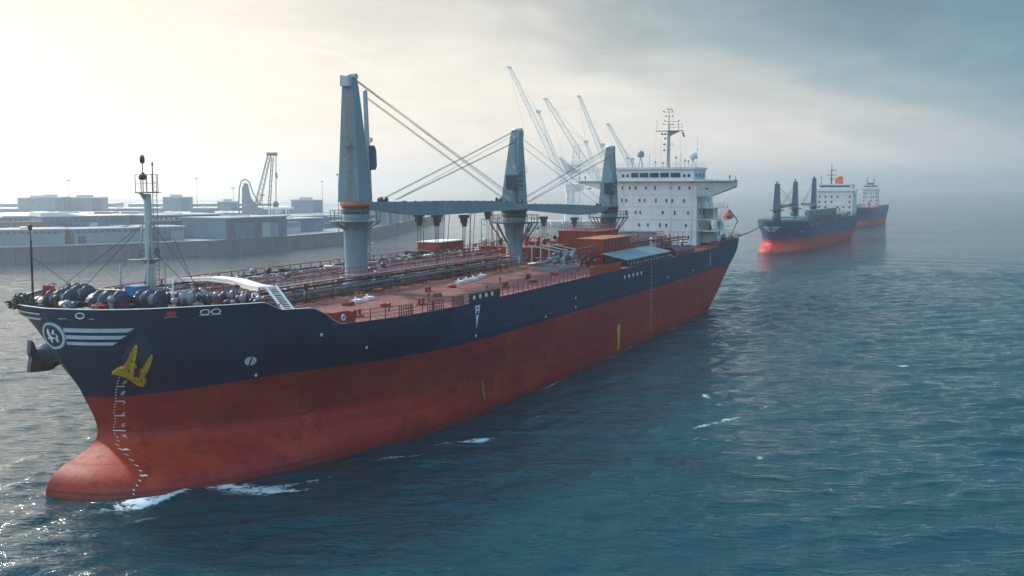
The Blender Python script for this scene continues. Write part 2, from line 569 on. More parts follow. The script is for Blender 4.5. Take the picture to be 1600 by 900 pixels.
# gusts: patches of rougher and calmer water
gust = 1 + .35 * np.sin(X * .031 + 1.3 + np.sin(Y * .023)) * np.sin(Y * .027 + .5 + np.sin(X * .019))
calm = .5 + .5 * np.clip((X + 110) / 75, 0, 1)     # the lee between the ship and the quay lies calmer
Zw *= gust * calm
# a low swell hump of disturbed water around the bulb
ss = (X - O1[0]) * math.sin(TH1) + (Y - O1[1]) * math.cos(TH1)
tt = (X - O1[0]) * math.cos(TH1) - (Y - O1[1]) * math.sin(TH1)
# hull-waterline distance in the port/starboard sense
wl_s = [-3, -1, -.4, 1.2, 5.2, 11, 20, 29, 41, 62, 133, 143, 151.5, 154]
wl_t = [0, 0, 3.9, 7.2, 10.6, 12.8, 15.5, 17.9, 19.5, 20, 20, 20, 19.2, 0]
tw = np.interp(ss, wl_s, wl_t, left=0, right=0)
dist = np.where((ss > -1) & (ss < 153), np.abs(tt) - tw, 99)
bowd = np.hypot(ss - 4, tt) - 10.2
d_all = np.minimum(dist, np.where(ss < 6, bowd, 99))
Zw += .28 * np.exp(-np.clip(bowd, 0, 50) / 1.6) * (ss < 8)
foam = np.zeros_like(X)
side = np.exp(-np.clip(d_all, 0, 60) / .38) * (d_all > -1.5)
side *= np.where((tt < 0) & (ss < 40), 0, 1)
foam += side * (.58 + .25 * np.sin(ss * .21 + 1) + .2 * np.sin(ss * .53))
G_ = lambda cx, cy, a, b, rot, am: am * np.exp(-(((X - cx) * math.cos(rot) + (Y - cy) * math.sin(rot)) / a) ** 2 - ((-(X - cx) * math.sin(rot) + (Y - cy) * math.cos(rot)) / b) ** 2)
for args in [(-21.8, 86.0, 3.2, 1.7, .45, .95), (-19.2, 86.0, 2.2, .6, .5, .9), (-24.4, 87.2, 1.6, 1.2, .6, 1.0), (-17.5, 89.5, 3, .5, .6, .75),
             (-31.0, 82.2, 2.4, .24, .12, .9), (-34.5, 82.2, 2.2, .45, -.2, .6), (-37.5, 83.4, 1.6, .3, -.6, .6),
             (-11, 97.2, 4.5, .45, .5, .75), (-6, 102.5, 4, .6, .5, .7), (-3.2, 103.8, 2, 1.4, .6, .7), (2.6, 113.5, 4, .6, .9, .6), (8, 121, 4, .6, 1.0, .5),
             (24.2, 125.9, .55, 1.3, .2, 1.1), (21.6, 110.3, 4.6, .45, .75, .9), (24.5, 113.5, 2.2, .4, .55, .8), (24.1, 97.2, .45, .8, .3, 1.0),
             (24.2, 90.6, 1.0, .25, -.7, .85), (57.2, 148, 1.3, .6, .1, .95), (71.3, 172.5, 3.2, .7, .1, .75), (38.6, 145.3, 2.2, .8, .3, .55),
             (94, 200, 4, .9, -.1, .8), (54, 174.7, 1.6, .8, .1, .7), (43, 158, 3, .8, .4, .6), (49, 167, 1.4, .8, .2, .7), (33, 137, 1.6, .6, .3, .6), (27.5, 86.3, .5, .9, .2, .7), (23.2, 104, .6, .5, 0, .7),
             (61, 190, 2.5, 1.2, .3, .6), (78, 160, 2.0, .5, .1, .8), (40, 118, 1.2, .4, .4, .75), (66, 132, 1.6, .4, .2, .75), (84, 185, 2.4, .7, .1, .75), (110, 215, 3, .9, 0, .8), (48, 130, 1.0, .35, .3, .7), (30, 120, 1.4, .4, .7, .8), (19, 104, 2.2, .3, .8, .8), (58, 112, .9, .3, .2, .7), (36, 100, .7, .3, .4, .7), (52, 208, 3, 1.6, .2, .6)]:
    foam += G_(*args)
nv = X.size
me = bpy.data.meshes.new('water')
me.vertices.add(nv)
me.vertices.foreach_set('co', np.stack([X, Y, Zw], -1).reshape(-1))
ny, nx = X.shape
ii = (np.arange(ny - 1)[:, None] * nx + np.arange(nx - 1)[None, :]).reshape(-1)
quads = np.stack([ii, ii + 1, ii + nx + 1, ii + nx], -1).astype(np.int32)
nf = len(quads)
me.loops.add(nf * 4)
me.loops.foreach_set('vertex_index', quads.reshape(-1))
me.polygons.add(nf)
me.polygons.foreach_set('loop_start', np.arange(nf, dtype=np.int32) * 4)
me.polygons.foreach_set('use_smooth', np.ones(nf, bool))
me.update(calc_edges=True)
at = me.attributes.new('foam', 'FLOAT', 'POINT')
at.data.foreach_set('value', np.clip(foam * .78, 0, 1.5).astype(np.float32).reshape(-1))
m, t, b = newmat('sea_water')
geo = N(t, 'ShaderNodeNewGeometry')


def wnoise(scale, stretch, rot, detail, rough=.55, dist_=.0):
    mp = N(t, 'ShaderNodeMapping')
    mp.inputs['Scale'].default_value = stretch
    mp.inputs['Rotation'].default_value = (0, 0, rot)
    L(t, geo.outputs['Position'], mp.inputs[0])
    n = N(t, 'ShaderNodeTexNoise', i_Scale=scale, i_Detail=float(detail), i_Roughness=rough, i_Distortion=dist_)
    L(t, mp.outputs[0], n.inputs['Vector'])
    return n.outputs[0]


w1 = wnoise(.9, (.30, 1, 1), R(-8), 4, .6, .3)
w2 = wnoise(2.6, (.36, 1, 1), R(10), 4, .6, .2)
w3 = wnoise(.22, (.4, 1, 1), R(-4), 3)
wp = ramp(t, wnoise(.016, (.45, 1, 1), R(20), 4, .6), [(.38, .55), (.62, 1.25)])
hgt = mathn(t, 'MULTIPLY', wp, mathn(t, 'ADD', mathn(t, 'ADD', mathn(t, 'MULTIPLY', w1, .58), mathn(t, 'MULTIPLY', w2, .105)), mathn(t, 'MULTIPLY', w3, .75)))
gx = N(t, 'ShaderNodeSeparateXYZ')
L(t, geo.outputs['Position'], gx.inputs[0])
lee = mathn(t, 'MULTIPLY_ADD', mathn(t, 'DIVIDE', mathn(t, 'ADD', gx.outputs[0], 110.0), 75.0, clamp=True), .55, .45)
hgt = mathn(t, 'MULTIPLY', hgt, lee)
bp = N(t, 'ShaderNodeBump', i_Strength=.95, i_Distance=1.0)
L(t, hgt, bp.inputs['Height'])
# small capillary ripples tilt the facets at every distance
vn = N(t, 'ShaderNodeTexNoise', i_Scale=2.4, i_Detail=3.0, i_Roughness=.6)
mpv = N(t, 'ShaderNodeMapping')
mpv.inputs['Scale'].default_value = (.55, 1, 1)
L(t, geo.outputs['Position'], mpv.inputs[0])
L(t, mpv.outputs[0], vn.inputs['Vector'])
v1 = N(t, 'ShaderNodeVectorMath', operation='SUBTRACT')
L(t, vn.outputs['Color'], v1.inputs[0])
v1.inputs[1].default_value = (.5, .5, .5)
v2 = N(t, 'ShaderNodeVectorMath', operation='MULTIPLY')
L(t, v1.outputs[0], v2.inputs[0])
v2.inputs[1].default_value = (.24, .42, 0)
v3 = N(t, 'ShaderNodeVectorMath', operation='ADD')
L(t, bp.outputs[0], v3.inputs[0])
L(t, v2.outputs[0], v3.inputs[1])
v4 = N(t, 'ShaderNodeVectorMath', operation='NORMALIZE')
L(t, v3.outputs[0], v4.inputs[0])
L(t, v4.outputs[0], b.inputs['Normal'])
big = wnoise(.012, (1, 1, 1), 0, 3)
wc = mixc(t, big, (.001, .026, .038), (.003, .056, .074))
fa = N(t, 'ShaderNodeAttribute', attribute_name='foam')
fn0 = wnoise(1.1, (.7, 1, 1), R(15), 9, .62, .9)
fn = mathn(t, 'SUBTRACT', 1.0, mathn(t, 'MULTIPLY', mathn(t, 'ABSOLUTE', mathn(t, 'SUBTRACT', fn0, .5)), 4.2), clamp=True)
fm = mathn(t, 'MULTIPLY', mathn(t, 'SUBTRACT', mathn(t, 'ADD', fa.outputs['Fac'], mathn(t, 'MULTIPLY', fn, .95)), 1.25), 3.2, clamp=True)
L(t, mixc(t, fm, wc, (.62, .72, .76)), b.inputs['Base Color'])
L(t, mathn(t, 'MULTIPLY_ADD', fm, .6, .045), b.inputs['Roughness'])
b.inputs['IOR'].default_value = 1.333
me.materials.append(m)
water = bpy.data.objects.new('water', me)
C.objects.link(water)
water['kind'] = 'structure'

# ---------------------------------------------------------------- haze
hz = MB(ship=False)
hz.span((-12000, -12000, -6), (12000, 12000, 118))
mh = bpy.data.materials.new('haze_air')
mh.use_nodes = True
th_ = mh.node_tree
th_.nodes.clear()
pv = N(th_, 'ShaderNodeVolumePrincipled')
pv.inputs['Color'].default_value = (*HAZE_COLOR, 1)
pv.inputs['Density'].default_value = HAZE_DENSITY
pv.inputs['Anisotropy'].default_value = 0.74
oh = N(th_, 'ShaderNodeOutputMaterial')
L(th_, pv.outputs[0], oh.inputs['Volume'])
hz.build('haze', mh, kind='stuff')

# ---------------------------------------------------------------- hull form: half-breadths by height
HZ=[-3,0,1,1.9,2.6,3.3,4.3,8,12,15.9]
_far=[62,100]
HS=[ # s control per level
[-1.6,-.8,1,5,11,20,29,41,62,100,128,138,145,148],
[-1,-.4,1.2,5.2,11,20,29,41,62,100,133,143,151.5,154],
[-.7,0,1.7,5.8,11.6,20.4,29.3,41.2,62,100,134,146,154,156.5],
[.2,.9,2.7,6.9,12.6,21.2,30,41.5,62,100,134.5,148,156.2,158.7],
[2.2,2.9,4.7,8.8,14,22.3,30.7,41.8,62,100,135,149,158,160.5],
[4.2,4.8,6.6,10.3,15.2,23,31.2,42,62,100,135.5,150,159.8,162.3],
[4.9,5.6,7.6,11.4,16,23.6,31.8,42,62,100,136,152,162,164.5],
[3.4,4.2,6.2,10.2,15,22.5,31,41,61,100,138,158,170,172.5],
[1,1.7,3.5,7.5,12,19.5,28,39,60,100,140,163,178.8,181.3],
[0,.6,2.2,6.2,10.4,18,27,38,60,100,140,165,181.5,184]]
HT=[
[0,3.7,7,10.3,12.6,15.4,17.8,19.5,20,20,20,19.5,18.5,0],
[0,3.9,7.2,10.6,12.8,15.5,17.9,19.5,20,20,20,20,19.2,0],
[0,3.7,6.9,10.3,12.6,15.4,17.9,19.5,20,20,20,20,19.3,0],
[0,3.2,6.1,9.5,12.1,15.2,17.9,19.5,20,20,20,20,19.3,0],
[0,2.8,5.5,9,11.7,15,17.8,19.4,20,20,20,20,19.4,0],
[0,2.6,5.2,8.6,11.4,14.9,17.8,19.4,20,20,20,20,19.4,0],
[0,2.5,5.1,8.4,11.2,14.8,17.8,19.4,20,20,20,20,19.4,0],
[0,2.7,5.4,8.8,11.6,15.2,18,19.6,20,20,20,20,19.5,0],
[0,2.9,6.1,9.7,12.6,16.4,18.9,19.9,20,20,20,20,19.6,0],
[0,3.1,6.6,10.3,13.2,17,19.2,20,20,20,20,20,19.6,0]]
def pchip(x,y,q):
    x=np.asarray(x,float);y=np.asarray(y,float);q=np.asarray(q,float)
    h=np.diff(x);d=np.diff(y)/h;m=np.zeros_like(y)
    for k in range(1,len(x)-1):
        if d[k-1]*d[k]>0:
            a=2*h[k]+h[k-1];b=h[k]+2*h[k-1]
            m[k]=(a+b)/(a/d[k-1]+b/d[k])
    m[0]=d[0];m[-1]=d[-1]
    i=np.clip(np.searchsorted(x,q)-1,0,len(h)-1)
    t=(q-x[i])/h[i];H_=h[i]
    return y[i]*(1+2*t)*(1-t)**2+H_*m[i]*t*(1-t)**2+y[i+1]*t*t*(3-2*t)+H_*m[i+1]*t*t*(t-1)
HA=[0,3.2,7,12.2,17.3,25.8,35,46,68,108,148,173,189.5,209]
def level(z):
    z=min(max(z,-3),15.9)
    s=[float(pchip(HZ,[HS[k][i] for k in range(10)],z)) for i in range(14)]
    t=[float(pchip(HZ,[HT[k][i] for k in range(10)],z)) for i in range(14)]
    return s,t
_lc={}
def hcurve(z):
    k=round(min(max(z,-3),15.9),3)
    if k not in _lc:
        s,t=level(k); a=np.unique(np.concatenate([np.linspace(0,46,140),np.linspace(46,189.5,80),np.linspace(189.5,209,8)]))
        _lc[k]=(a,pchip(HA,s,a),pchip(HA,t,a))
    return _lc[k]
def ha(a,z):
    s,t=level(z); return float(pchip(HA,s,a)),float(pchip(HA,t,a))
def ht(s,z):
    a,S,T=hcurve(z); m=a<=189.5
    return float(np.interp(s,S[m],T[m]))
def hp(s,z,off=0.0,side=1):
    """point on the port (side=1) shell at station s, height z, pushed out by off: (s,t,z)"""
    e=.15
    t=ht(s,z); ds=(ht(s+e,z)-ht(s-e,z))/(2*e); dz=(ht(s,z+e)-ht(s,z-e))/(2*e)
    n_=np.array([-ds,1,-dz]); n_/=np.linalg.norm(n_)
    return (s+n_[0]*off,(t+n_[1]*off)*side,z+n_[2]*off)


# ---------------------------------------------------------------- hull lofting
def loft(mb, sx, st, sz, ztop, A, nv_=34, zmin=-3, lean=None):
    """both sides of a shell; ztop(s) gives the sheer in full-size units"""
    cols = []
    for a in A:
        s0, _ = ha(a, 15.9)
        zt = ztop(s0)
        col = []
        for v in range(nv_ + 1):
            z = zmin + (zt - zmin) * v / nv_
            s_, t_ = ha(a, z)
            col.append((s_ * sx, t_ * st, z * sz))
        cols.append(col)
    for side in (1, -1):
        vs = [(p[0], p[1] * side * (lean(a, p[2]) if lean and side < 0 else 1), p[2]) for a, c_ in zip(A, cols) for p in c_]
        n = nv_ + 1
        fs = [(i * n + j, i * n + j + 1, (i + 1) * n + j + 1, (i + 1) * n + j) for i in range(len(A) - 1) for j in range(nv_)]
        mb.add(vs, fs, True)
    return cols


def patch(mb, rows, off=.04, side=1):
    """thin skin on the shell: rows of (s, z) points forming a grid"""
    n = len(rows[0])
    vs = [hp(s_, z_, off, side) for r_ in rows for (s_, z_) in r_]
    mb.add(vs, [(i * n + j, i * n + j + 1, (i + 1) * n + j + 1, (i + 1) * n + j) for i in range(len(rows) - 1) for j in range(n - 1)])


def stroke(mb, pts, w, off=.05, side=1):
    """painted line of width w on the shell through (s, z) points; width measured on the shell"""
    for (s0, z0), (s1, z1) in zip(pts[:-1], pts[1:]):
        k = max(1, int(abs(s1 - s0) / .6))
        prev = None
        for i in range(k + 1):
            s_, z_ = s0 + (s1 - s0) * i / k, z0 + (z1 - z0) * i / k
            g = math.hypot(1, (ht(s_ + .1, z_) - ht(s_ - .1, z_)) / .2)
            ds, dz = (s1 - s0) * g, (z1 - z0)
            ln = math.hypot(ds, dz) or 1
            px, pz = -dz / ln * w / 2 / g, ds / ln * w / 2
            a_, b_ = hp(s_ + px, z_ + pz, off, side), hp(s_ - px, z_ - pz, off, side)
            if prev:
                mb.add([prev[0], prev[1], b_, a_], [(0, 1, 2, 3)])
            prev = (a_, b_)


SEG = {'0': 'abcdef', '1': 'bc', '2': 'abged', '3': 'abgcd', '4': 'fgbc', '5': 'afgcd', '6': 'afgedc', '7': 'abc', '8': 'abcdefg', '9': 'abcdfg'}
SP_ = {'a': ((0, 1), (1, 1)), 'b': ((1, 1), (1, .5)), 'c': ((1, .5), (1, 0)), 'd': ((0, 0), (1, 0)), 'e': ((0, 0), (0, .5)), 'f': ((0, .5), (0, 1)), 'g': ((0, .5), (1, .5))}


def digit(mb, ch, s_, z_, w, h, lw):
    g = math.hypot(1, (ht(s_ + .1, z_) - ht(s_ - .1, z_)) / .2)
    for k in SEG[ch]:
        a_, b_ = SP_[k]
        stroke(mb, [(s_ + a_[0] * w / g, z_ + a_[1] * h), (s_ + b_[0] * w / g, z_ + b_[1] * h)], lw)


# ================================================================ MAIN SHIP
ship = thing('cargo_ship', 'largest ship, red and navy hull with three grey cranes and white bridge, filling the foreground', 'ship',
             (O1[0], O1[1], 0), math.pi / 2 - TH1, 'ships in the convoy')
FD, MD = 15.0, 13.1    # forecastle deck, main deck


def ztop1(s_):
    return float(np.interp(s_, [0, 11.3, 12.5, 15.3, 16.5, 17.1, 17.9, 158, 164, 184], [15.9, 15.9, 15.12, 15.05, 14.35, 13.7, 13.25, 13.25, 13.5, 14.3]))


def fine(a, z):
    """the starboard bow is drawn in finer below the forecastle"""
    f = float(np.interp(z, [-3, 0, 2.6, 4.3, 6, 8, 10, 12, 15.9], [.15, .15, .12, .08, .10, .30, .45, .52, 1.0]))
    u_ = min(1, max(0, (a - 13) / 26))
    return f + (1 - f) * u_ * u_ * (3 - 2 * u_)


A = np.unique(np.concatenate([np.linspace(0, 14, 30), np.linspace(14, 27, 60), np.linspace(27, 46, 16), np.linspace(46, 148, 28), np.linspace(148, 209, 34), [189.5]]))
mb = MB()
loft(mb, 1, 1, 1, ztop1, A, 44, lean=fine)
hull = mb.build('hull', M['hull'], ship)


def outline(z, s0, s1, n=40, inset=.15):
    """(s, t) pairs along the port edge of the shell at height z"""
    o = []
    for i in range(n + 1):
        s_ = s0 + (s1 - s0) * (i / n) ** 1.6
        o.append((s_, max(.02, ht(s_, z) - inset)))
    return o


def deckmesh(name, z, s0, s1, mat, zf=None, inset=.12):
    mb = MB()
    o = outline(min(z + .3, 15.9), s0, s1, 60, inset)
    vs, n = [], 9
    for s_, t_ in o:
        for j in range(n):
            u_ = -1 + 2 * j / (n - 1)
            vs.append((s_, u_ * t_, z + .18 * (1 - u_ * u_)))
    mb.add(vs, [(i * n + j, i * n + j + 1, (i + 1) * n + j + 1, (i + 1) * n + j) for i in range(len(o) - 1) for j in range(n - 1)])
    # end edge down
    e = o[-1]
    return mb, e


mb, e = deckmesh('forecastle_deck', FD, .35, 13.4, M['fdeck'])
tb_ = ht(13.4, 13.2) - .35
mb.prism([(13.35, -tb_, MD), (13.35, tb_, MD), (13.35, e[1] - .1, FD + .1), (13.35, -e[1] + .1, FD + .1)], (.1, 0, 0))
mb.build('forecastle_deck', M['fdeck'], ship)
mb, e = deckmesh('main_deck', MD, 12.0, 182.9, M['deck'])
mb.build('main_deck', M['deck'], ship)

# inner face and pale cap of the bulwark round the forecastle and down the step
mb, mc = MB(), MB()
for side in (1, -1):
    prev = None
    for a in np.linspace(0, 26.4, 70):
        s_, t_ = ha(a, 15.9)
        zt = ztop1(s_)
        s_, t_ = ha(a, zt)
        g = math.hypot(s_ - 9, t_) or 1
        if a < 17:
            pin = (s_ + (9 - s_) / g * .16, max(0, t_ - t_ / g * .16))
        else:
            pin = (s_, t_ - .16)
        cur = ((s_ - .02, (t_ + .03) * side, zt), (pin[0], pin[1] * side, zt), (pin[0], pin[1] * side, min(FD, zt) - .25))
        cur = (cur[0], cur[1], (cur[1][0] + (9 - s_) / g * .45 if a < 17 else cur[1][0], cur[1][1] - side * .45 * (1 if a > 2 else 0), cur[2][2]))
        if prev:
            mb.add([prev[1], prev[2], cur[2], cur[1]], [(0, 1, 2, 3)])
            lift = .05
            mc.add([(p[0], p[1], p[2] + lift) for p in (prev[0], prev[1], cur[1], cur[0])] + [prev[0], cur[0]], [(0, 1, 2, 3), (0, 4, 5, 3)])
        prev = cur
    # knees
    for a in np.linspace(1, 20, 16):
        s_, t_ = ha(a, 15.9)
        g = math.hypot(s_ - 9, t_)
        p = (s_ + (9 - s_) / g * .2, (t_ - t_ / g * .2) * side, 15.8)
        q_ = (s_ + (9 - s_) / g * .7, (t_ - t_ / g * .7) * side, 15.05)
        mb.bar(p, q_, .06, .10)
mb.build('bulwark', M['pipered'], ship)
mc.build('bulwark_cap', M['whitetrim'], ship)

# ---- bow crest, three stripes, marks
CS, CZ = .72, 13.55


def bowpt(u_, v_, off):
    """point on the bow in girth coordinate u_ (m to port from the stem) and height offset v_"""
    z = CZ + v_
    s_, t_ = level(z)
    aa = np.linspace(0, 6, 61)
    S_, T_ = pchip(HA, s_, aa), pchip(HA, t_, aa)
    gl = np.concatenate([[0], np.cumsum(np.hypot(np.diff(S_), np.diff(T_)))])
    sd = 1 if u_ >= 0 else -1
    s2, t2 = np.interp(abs(u_), gl, S_), np.interp(abs(u_), gl, T_)
    s3, t3 = np.interp(abs(u_) + .1, gl, S_), np.interp(abs(u_) + .1, gl, T_)
    nx_, ny_ = -(t3 - t2), (s3 - s2)
    ln = math.hypot(nx_, ny_) or 1
    nx_, ny_ = nx_ / ln, ny_ / ln
    return (s2 + nx_ * off - off * .35, (t2 + ny_ * off) * sd, z + off * .0)


def bowpoly(mb, pts, off):
    c_ = (sum(p[0] for p in pts) / len(pts), sum(p[1] for p in pts) / len(pts))
    vs = [bowpt(*c_, off)] + [bowpt(p[0], p[1], off) for p in pts]
    mb.add(vs, [(0, i + 1, (i + 1) % len(pts) + 1) for i in range(len(pts))])


emb = MB()
n = 40
ring = [(math.cos(2 * math.pi * i / n), math.sin(2 * math.pi * i / n)) for i in range(n)]
vs = [bowpt(1.22 * c_ * 1.0, 1.16 * s_, .14) for c_, s_ in ring] + [bowpt(1.02 * c_, .96 * s_, .14) for c_, s_ in ring]
emb.add(vs, [(i, (i + 1) % n, n + (i + 1) % n, n + i) for i in range(n)])
vs2 = [bowpt(1.22 * c_, 1.16 * s_, .0) for c_, s_ in ring]
emb.add(vs[:n] + vs2, [(i, (i + 1) % n, n + (i + 1) % n, n + i) for i in range(n)])
emblem = emb.build('bow_emblem', M['stripe'], ship)
mb = MB()
vs = [bowpt(0, 0, .09)] + [bowpt(.52 * c_, .5 * s_, .09) for c_, s_ in ring] + [bowpt(1.05 * c_, 1.0 * s_, .09) for c_, s_ in ring]
mb.add(vs, [(0, i + 1, (i + 1) % n + 1) for i in range(n)] + [(1 + i, 1 + (i + 1) % n, n + 1 + (i + 1) % n, n + 1 + i) for i in range(n)])
mb.build('emblem_disc', M['pocket'], emblem)
mb = MB()
for pts in ([(-.62, .28), (-.40, .62), (-.15, .58), (-.22, .30), (.10, .12), (.45, .20), (.62, -.02), (.52, -.12), (.56, -.52), (.42, -.55), (.36, -.20), (.02, -.22), (-.05, -.60), (-.20, -.60), (-.18, -.18), (-.38, .10)],
            [(.0, .22), (.22, .60), (.34, .52), (.28, .22)], [(-.40, -.05), (-.68, -.30), (-.60, -.38), (-.30, -.16)]):
    for i in range(1, len(pts) - 1):
        mb.add([bowpt(*pts[0], .12), bowpt(*pts[i], .12), bowpt(*pts[i + 1], .12)], [(0, 1, 2)])
mb.build('emblem_figure', M['mark'], emblem)
for (z1, z0, sr, sl) in ((14.28, 13.93, 2.95, 2.7), (13.66, 13.33, 2.72, 2.5), (13.08, 12.80, 2.45, 2.3)):
    mb = MB()
    rows = []
    a0 = 1.25
    for k in range(3):
        z = z0 + (z1 - z0) * k / 2
        se = sl + (sr - sl) * k / 2
        row = []
        for j in range(26):
            u_ = j / 25
            # girth walk from the emblem to the stripe's end
            aend = np.interp(se, *[(lambda w_: (pchip(HA, w_[0], np.linspace(0, 20, 200)), np.linspace(0, 20, 200)))(level(z))][0])
            aa = a0 + (aend - a0) * u_
            s_, t_ = ha(aa, z)
            s2, t2 = ha(aa + .1, z)
            nn = Vector((-(t2 - t_), s2 - s_)).normalized() * .06
            row.append((s_ + nn.x, t_ + nn.y, z))
        rows.append(row)
    vs = [p for r_ in rows for p in r_]
    mb.add(vs, [(i * 26 + j, i * 26 + j + 1, (i + 1) * 26 + j + 1, (i + 1) * 26 + j) for i in range(2) for j in range(25)])
    mb.build('hull_stripe', M['stripe'], ship)

# pale sweep lines high on the starboard bow
for z, a1 in ((15.35, 5.5), (14.9, 4.2)):
    mb = MB()
    for i in range(10):
        p = []
        for a_ in (1.2 + (a1 - 1.2) * i / 10, 1.2 + (a1 - 1.2) * (i + 1) / 10):
            for zz in (z - .07, z + .07):
                s_, t_ = ha(a_, zz)
                p.append((s_ - .06, -t_ - .04, zz))
        mb.add(p, [(0, 1, 3, 2)])
    mb.build('hull_stripe', M['stripe'], ship)

# draft scale on the port bow
mb = MB()
dk = [(3.6, 10.1), (3.9, 9.2), (4.3, 8.0), (4.75, 6.6), (5.2, 5.2), (5.3, 4.0), (4.6, 3.1), (3.7, 2.3), (2.6, 1.4), (1.7, .7), (1.4, .1)]
zz_ = [p[1] for p in dk][::-1]
ss_ = [p[0] for p in dk][::-1]
z = .15
k = 0
while z < 10.1:
    s_ = float(pchip(zz_, ss_, z))
    stroke(mb, [(s_, z), (s_ + .0, z + .11)], .11)
    if k % 5 == 0:
        stroke(mb, [(s_, z + .05), (s_ + .35, z + .05)], .10)
    z += .29
    k += 1
for i, ch in enumerate('123456789'):
    z = .75 + i * 1.05
    s_ = float(pchip(zz_, ss_, z)) + .22
    if z > 3.2:
        digit(mb, ch, s_, z, .2, .30, .06)
mb.build('draft_scale', M['mark'], ship)

# bow thruster sign: white disc with a slash
mb = MB()
sc_, zc_ = 11.87, 10.48
for sgn in (-1, 1):
    for i in range(14):
        z0, z1 = zc_ - .45 + .90 * i / 14, zc_ - .45 + .90 * (i + 1) / 14
        def xw(z): return .50 * math.sqrt(max(0, 1 - ((z - zc_) / .455) ** 2))
        sl_ = lambda z: (z - zc_) * .22
        pts = []
        for z in (z0, z1):
            inner = sc_ + sl_(z) + sgn * .07
            outer = sc_ + sgn * xw(z)
            if (outer - inner) * sgn < 0:
                outer = inner
            sh_ = -.50 * (z - zc_)
            pts.append([(inner + sh_, z), (outer + sh_, z)])
        patch(mb, pts, .05)
mb.build('thruster_mark', M['mark'], ship)
# tug mark amidships, stern mark, yellow bars, line of five lights, long dotted plumb line
mb = MB()
stroke(mb, [(40.2, 12.75), (41.5, 12.75)], .22)
stroke(mb, [(40.3, 12.35), (41.4, 12.35)], .22)
stroke(mb, [(40.45, 12.75), (40.45, 11.95)], .25)
stroke(mb, [(41.2, 12.75), (41.2, 11.95)], .25)
for i in range(8):
    w_ = .75 * (1 - i / 9)
    patch(mb, [[(40.82 - w_ / 2, 11.8 - i * .19), (40.82 + w_ / 2, 11.8 - i * .19)], [(40.82 - w_ / 2 + .03, 11.62 - i * .19), (40.82 + w_ / 2 - .03, 11.62 - i * .19)]], .05)
mb.build('tug_mark', M['mark'], ship)
mb = MB()
for k in range(7):
    stroke(mb, [(150.3, 12.4 - k * .42), (150.3, 12.15 - k * .42)], .55)
mb.build('tug_mark', M['mark'], ship)
mb = MB()
for i in range(8):
    z0, z1 = 4.7 - i * .5, 4.7 - (i + 1) * .5
    w_ = [.5, .8, .8, .65, .55, .5, .45, .45, .4]
    patch(mb, [[(90.5 - w_[i], z0), (90.5 + w_[i], z0)], [(90.5 - w_[i + 1], z1), (90.5 + w_[i + 1], z1)]], .05)
mb.build('yellow_mark', M['yellow'], ship)
mb = MB()
rag = random.Random(3)
for i in range(7):
    z0, z1 = 3.9 - i * .32, 3.9 - (i + 1) * .32
    patch(mb, [[(43.0 - .25 + i * .05, z0), (43.15 + i * .07, z0)], [(42.8 + i * .05 + .05, z1), (43.25 + i * .05, z1)]], .05)
mb.build('yellow_mark', paint('worn_yellow', (.42, .19, .02), .6, 3, .4, (.22, .04, .02), .9), ship)
mb = MB()
z = 12.9
while z > 1.3:
    stroke(mb, [(108.0, z), (108.0, z - .32)], .22)
    z -= .62
mb.build('draft_scale', M['mark'], ship)
for k in range(5):
    mb = MB()
    p = hp(93.1 + k * 2.2, 11.85, .06)
    mb.rev(p, [(.30, 0), (.30, .08), (.18, .12)], 12, axis=1)
    mb.build('porthole', M['mark'], ship)
for s_, z_ in ((60.6, 9.3), (71.5, 9.4), (71.5, 10.7), (40.8, 9.4), (118, 9.9), (136, 9.8), (13.1, 8.95), (17.1, 12.4), (22.8, 10.5)):
    mb = MB()
    p = hp(s_, z_, .05)
    mb.rev(p, [(.16, -.03), (.16, .05), (.08, .08)], 8, axis=1)
    mb.build('hull_outlet', M['mark'], ship)
# chocks cut in the bulwark
for s_, z_, red in ((.72, 15.4, 0), (4.8, 15.42, 1), (7.0, 15.40, 0), (7.75, 15.40, 0)):
    mb = MB()
    p = hp(s_, z_, .05)
    g = math.atan2(ht(s_ + .1, z_) - ht(s_ - .1, z_), .2)
    cs, sn = math.cos(g), math.sin(g)
    w_ = .38
    ringp = [(w_ * math.cos(a_), .24 * math.sin(a_)) for a_ in np.linspace(0, 2 * math.pi, 13)[:-1]]
    for (u0, v0), (u1, v1) in zip(ringp, ringp[1:] + ringp[:1]):
        mb.tube((p[0] + u0 * cs, p[1] + u0 * sn, p[2] + v0), (p[0] + u1 * cs, p[1] + u1 * sn, p[2] + v1), .055, n=5)
    ch = mb.build('mooring_chock', M['red'] if red else M['whitetrim'], ship)
    mb = MB()
    q0 = hp(s_, z_, .03)
    mb.bar((q0[0] - w_ * .8 * cs, q0[1] - w_ * .8 * sn, q0[2]), (q0[0] + w_ * .8 * cs, q0[1] + w_ * .8 * sn, q0[2]), .03, .36)
    mb.build('opening', M['flagred'] if red else M['black'], ch)
    mb = MB()
    stroke(mb, [(s_ - .35, 15.12), (s_ + .45, 15.12)], .05)
    mb.build('rubbing_bar', M['stripe'], ch)

# ---- anchors
pk = MB()
n = 26
ctr = (3.75, 11.75)
vs = [hp(ctr[0], ctr[1], .035)]
for rr_ in (.5, 1.0):
    for i in range(n):
        a_ = 2 * math.pi * i / n
        vs.append(hp(ctr[0] + rr_ * (.75 * math.cos(a_) - .35 * math.sin(a_)), ctr[1] + 1.95 * rr_ * math.sin(a_), .035))
pk.add(vs, [(0, i + 1, (i + 1) % n + 1) for i in range(n)] + [(1 + i, 1 + (i + 1) % n, n + 1 + (i + 1) % n, n + 1 + i) for i in range(n)])
pk.build('anchor_pocket', M['pocket'], ship)


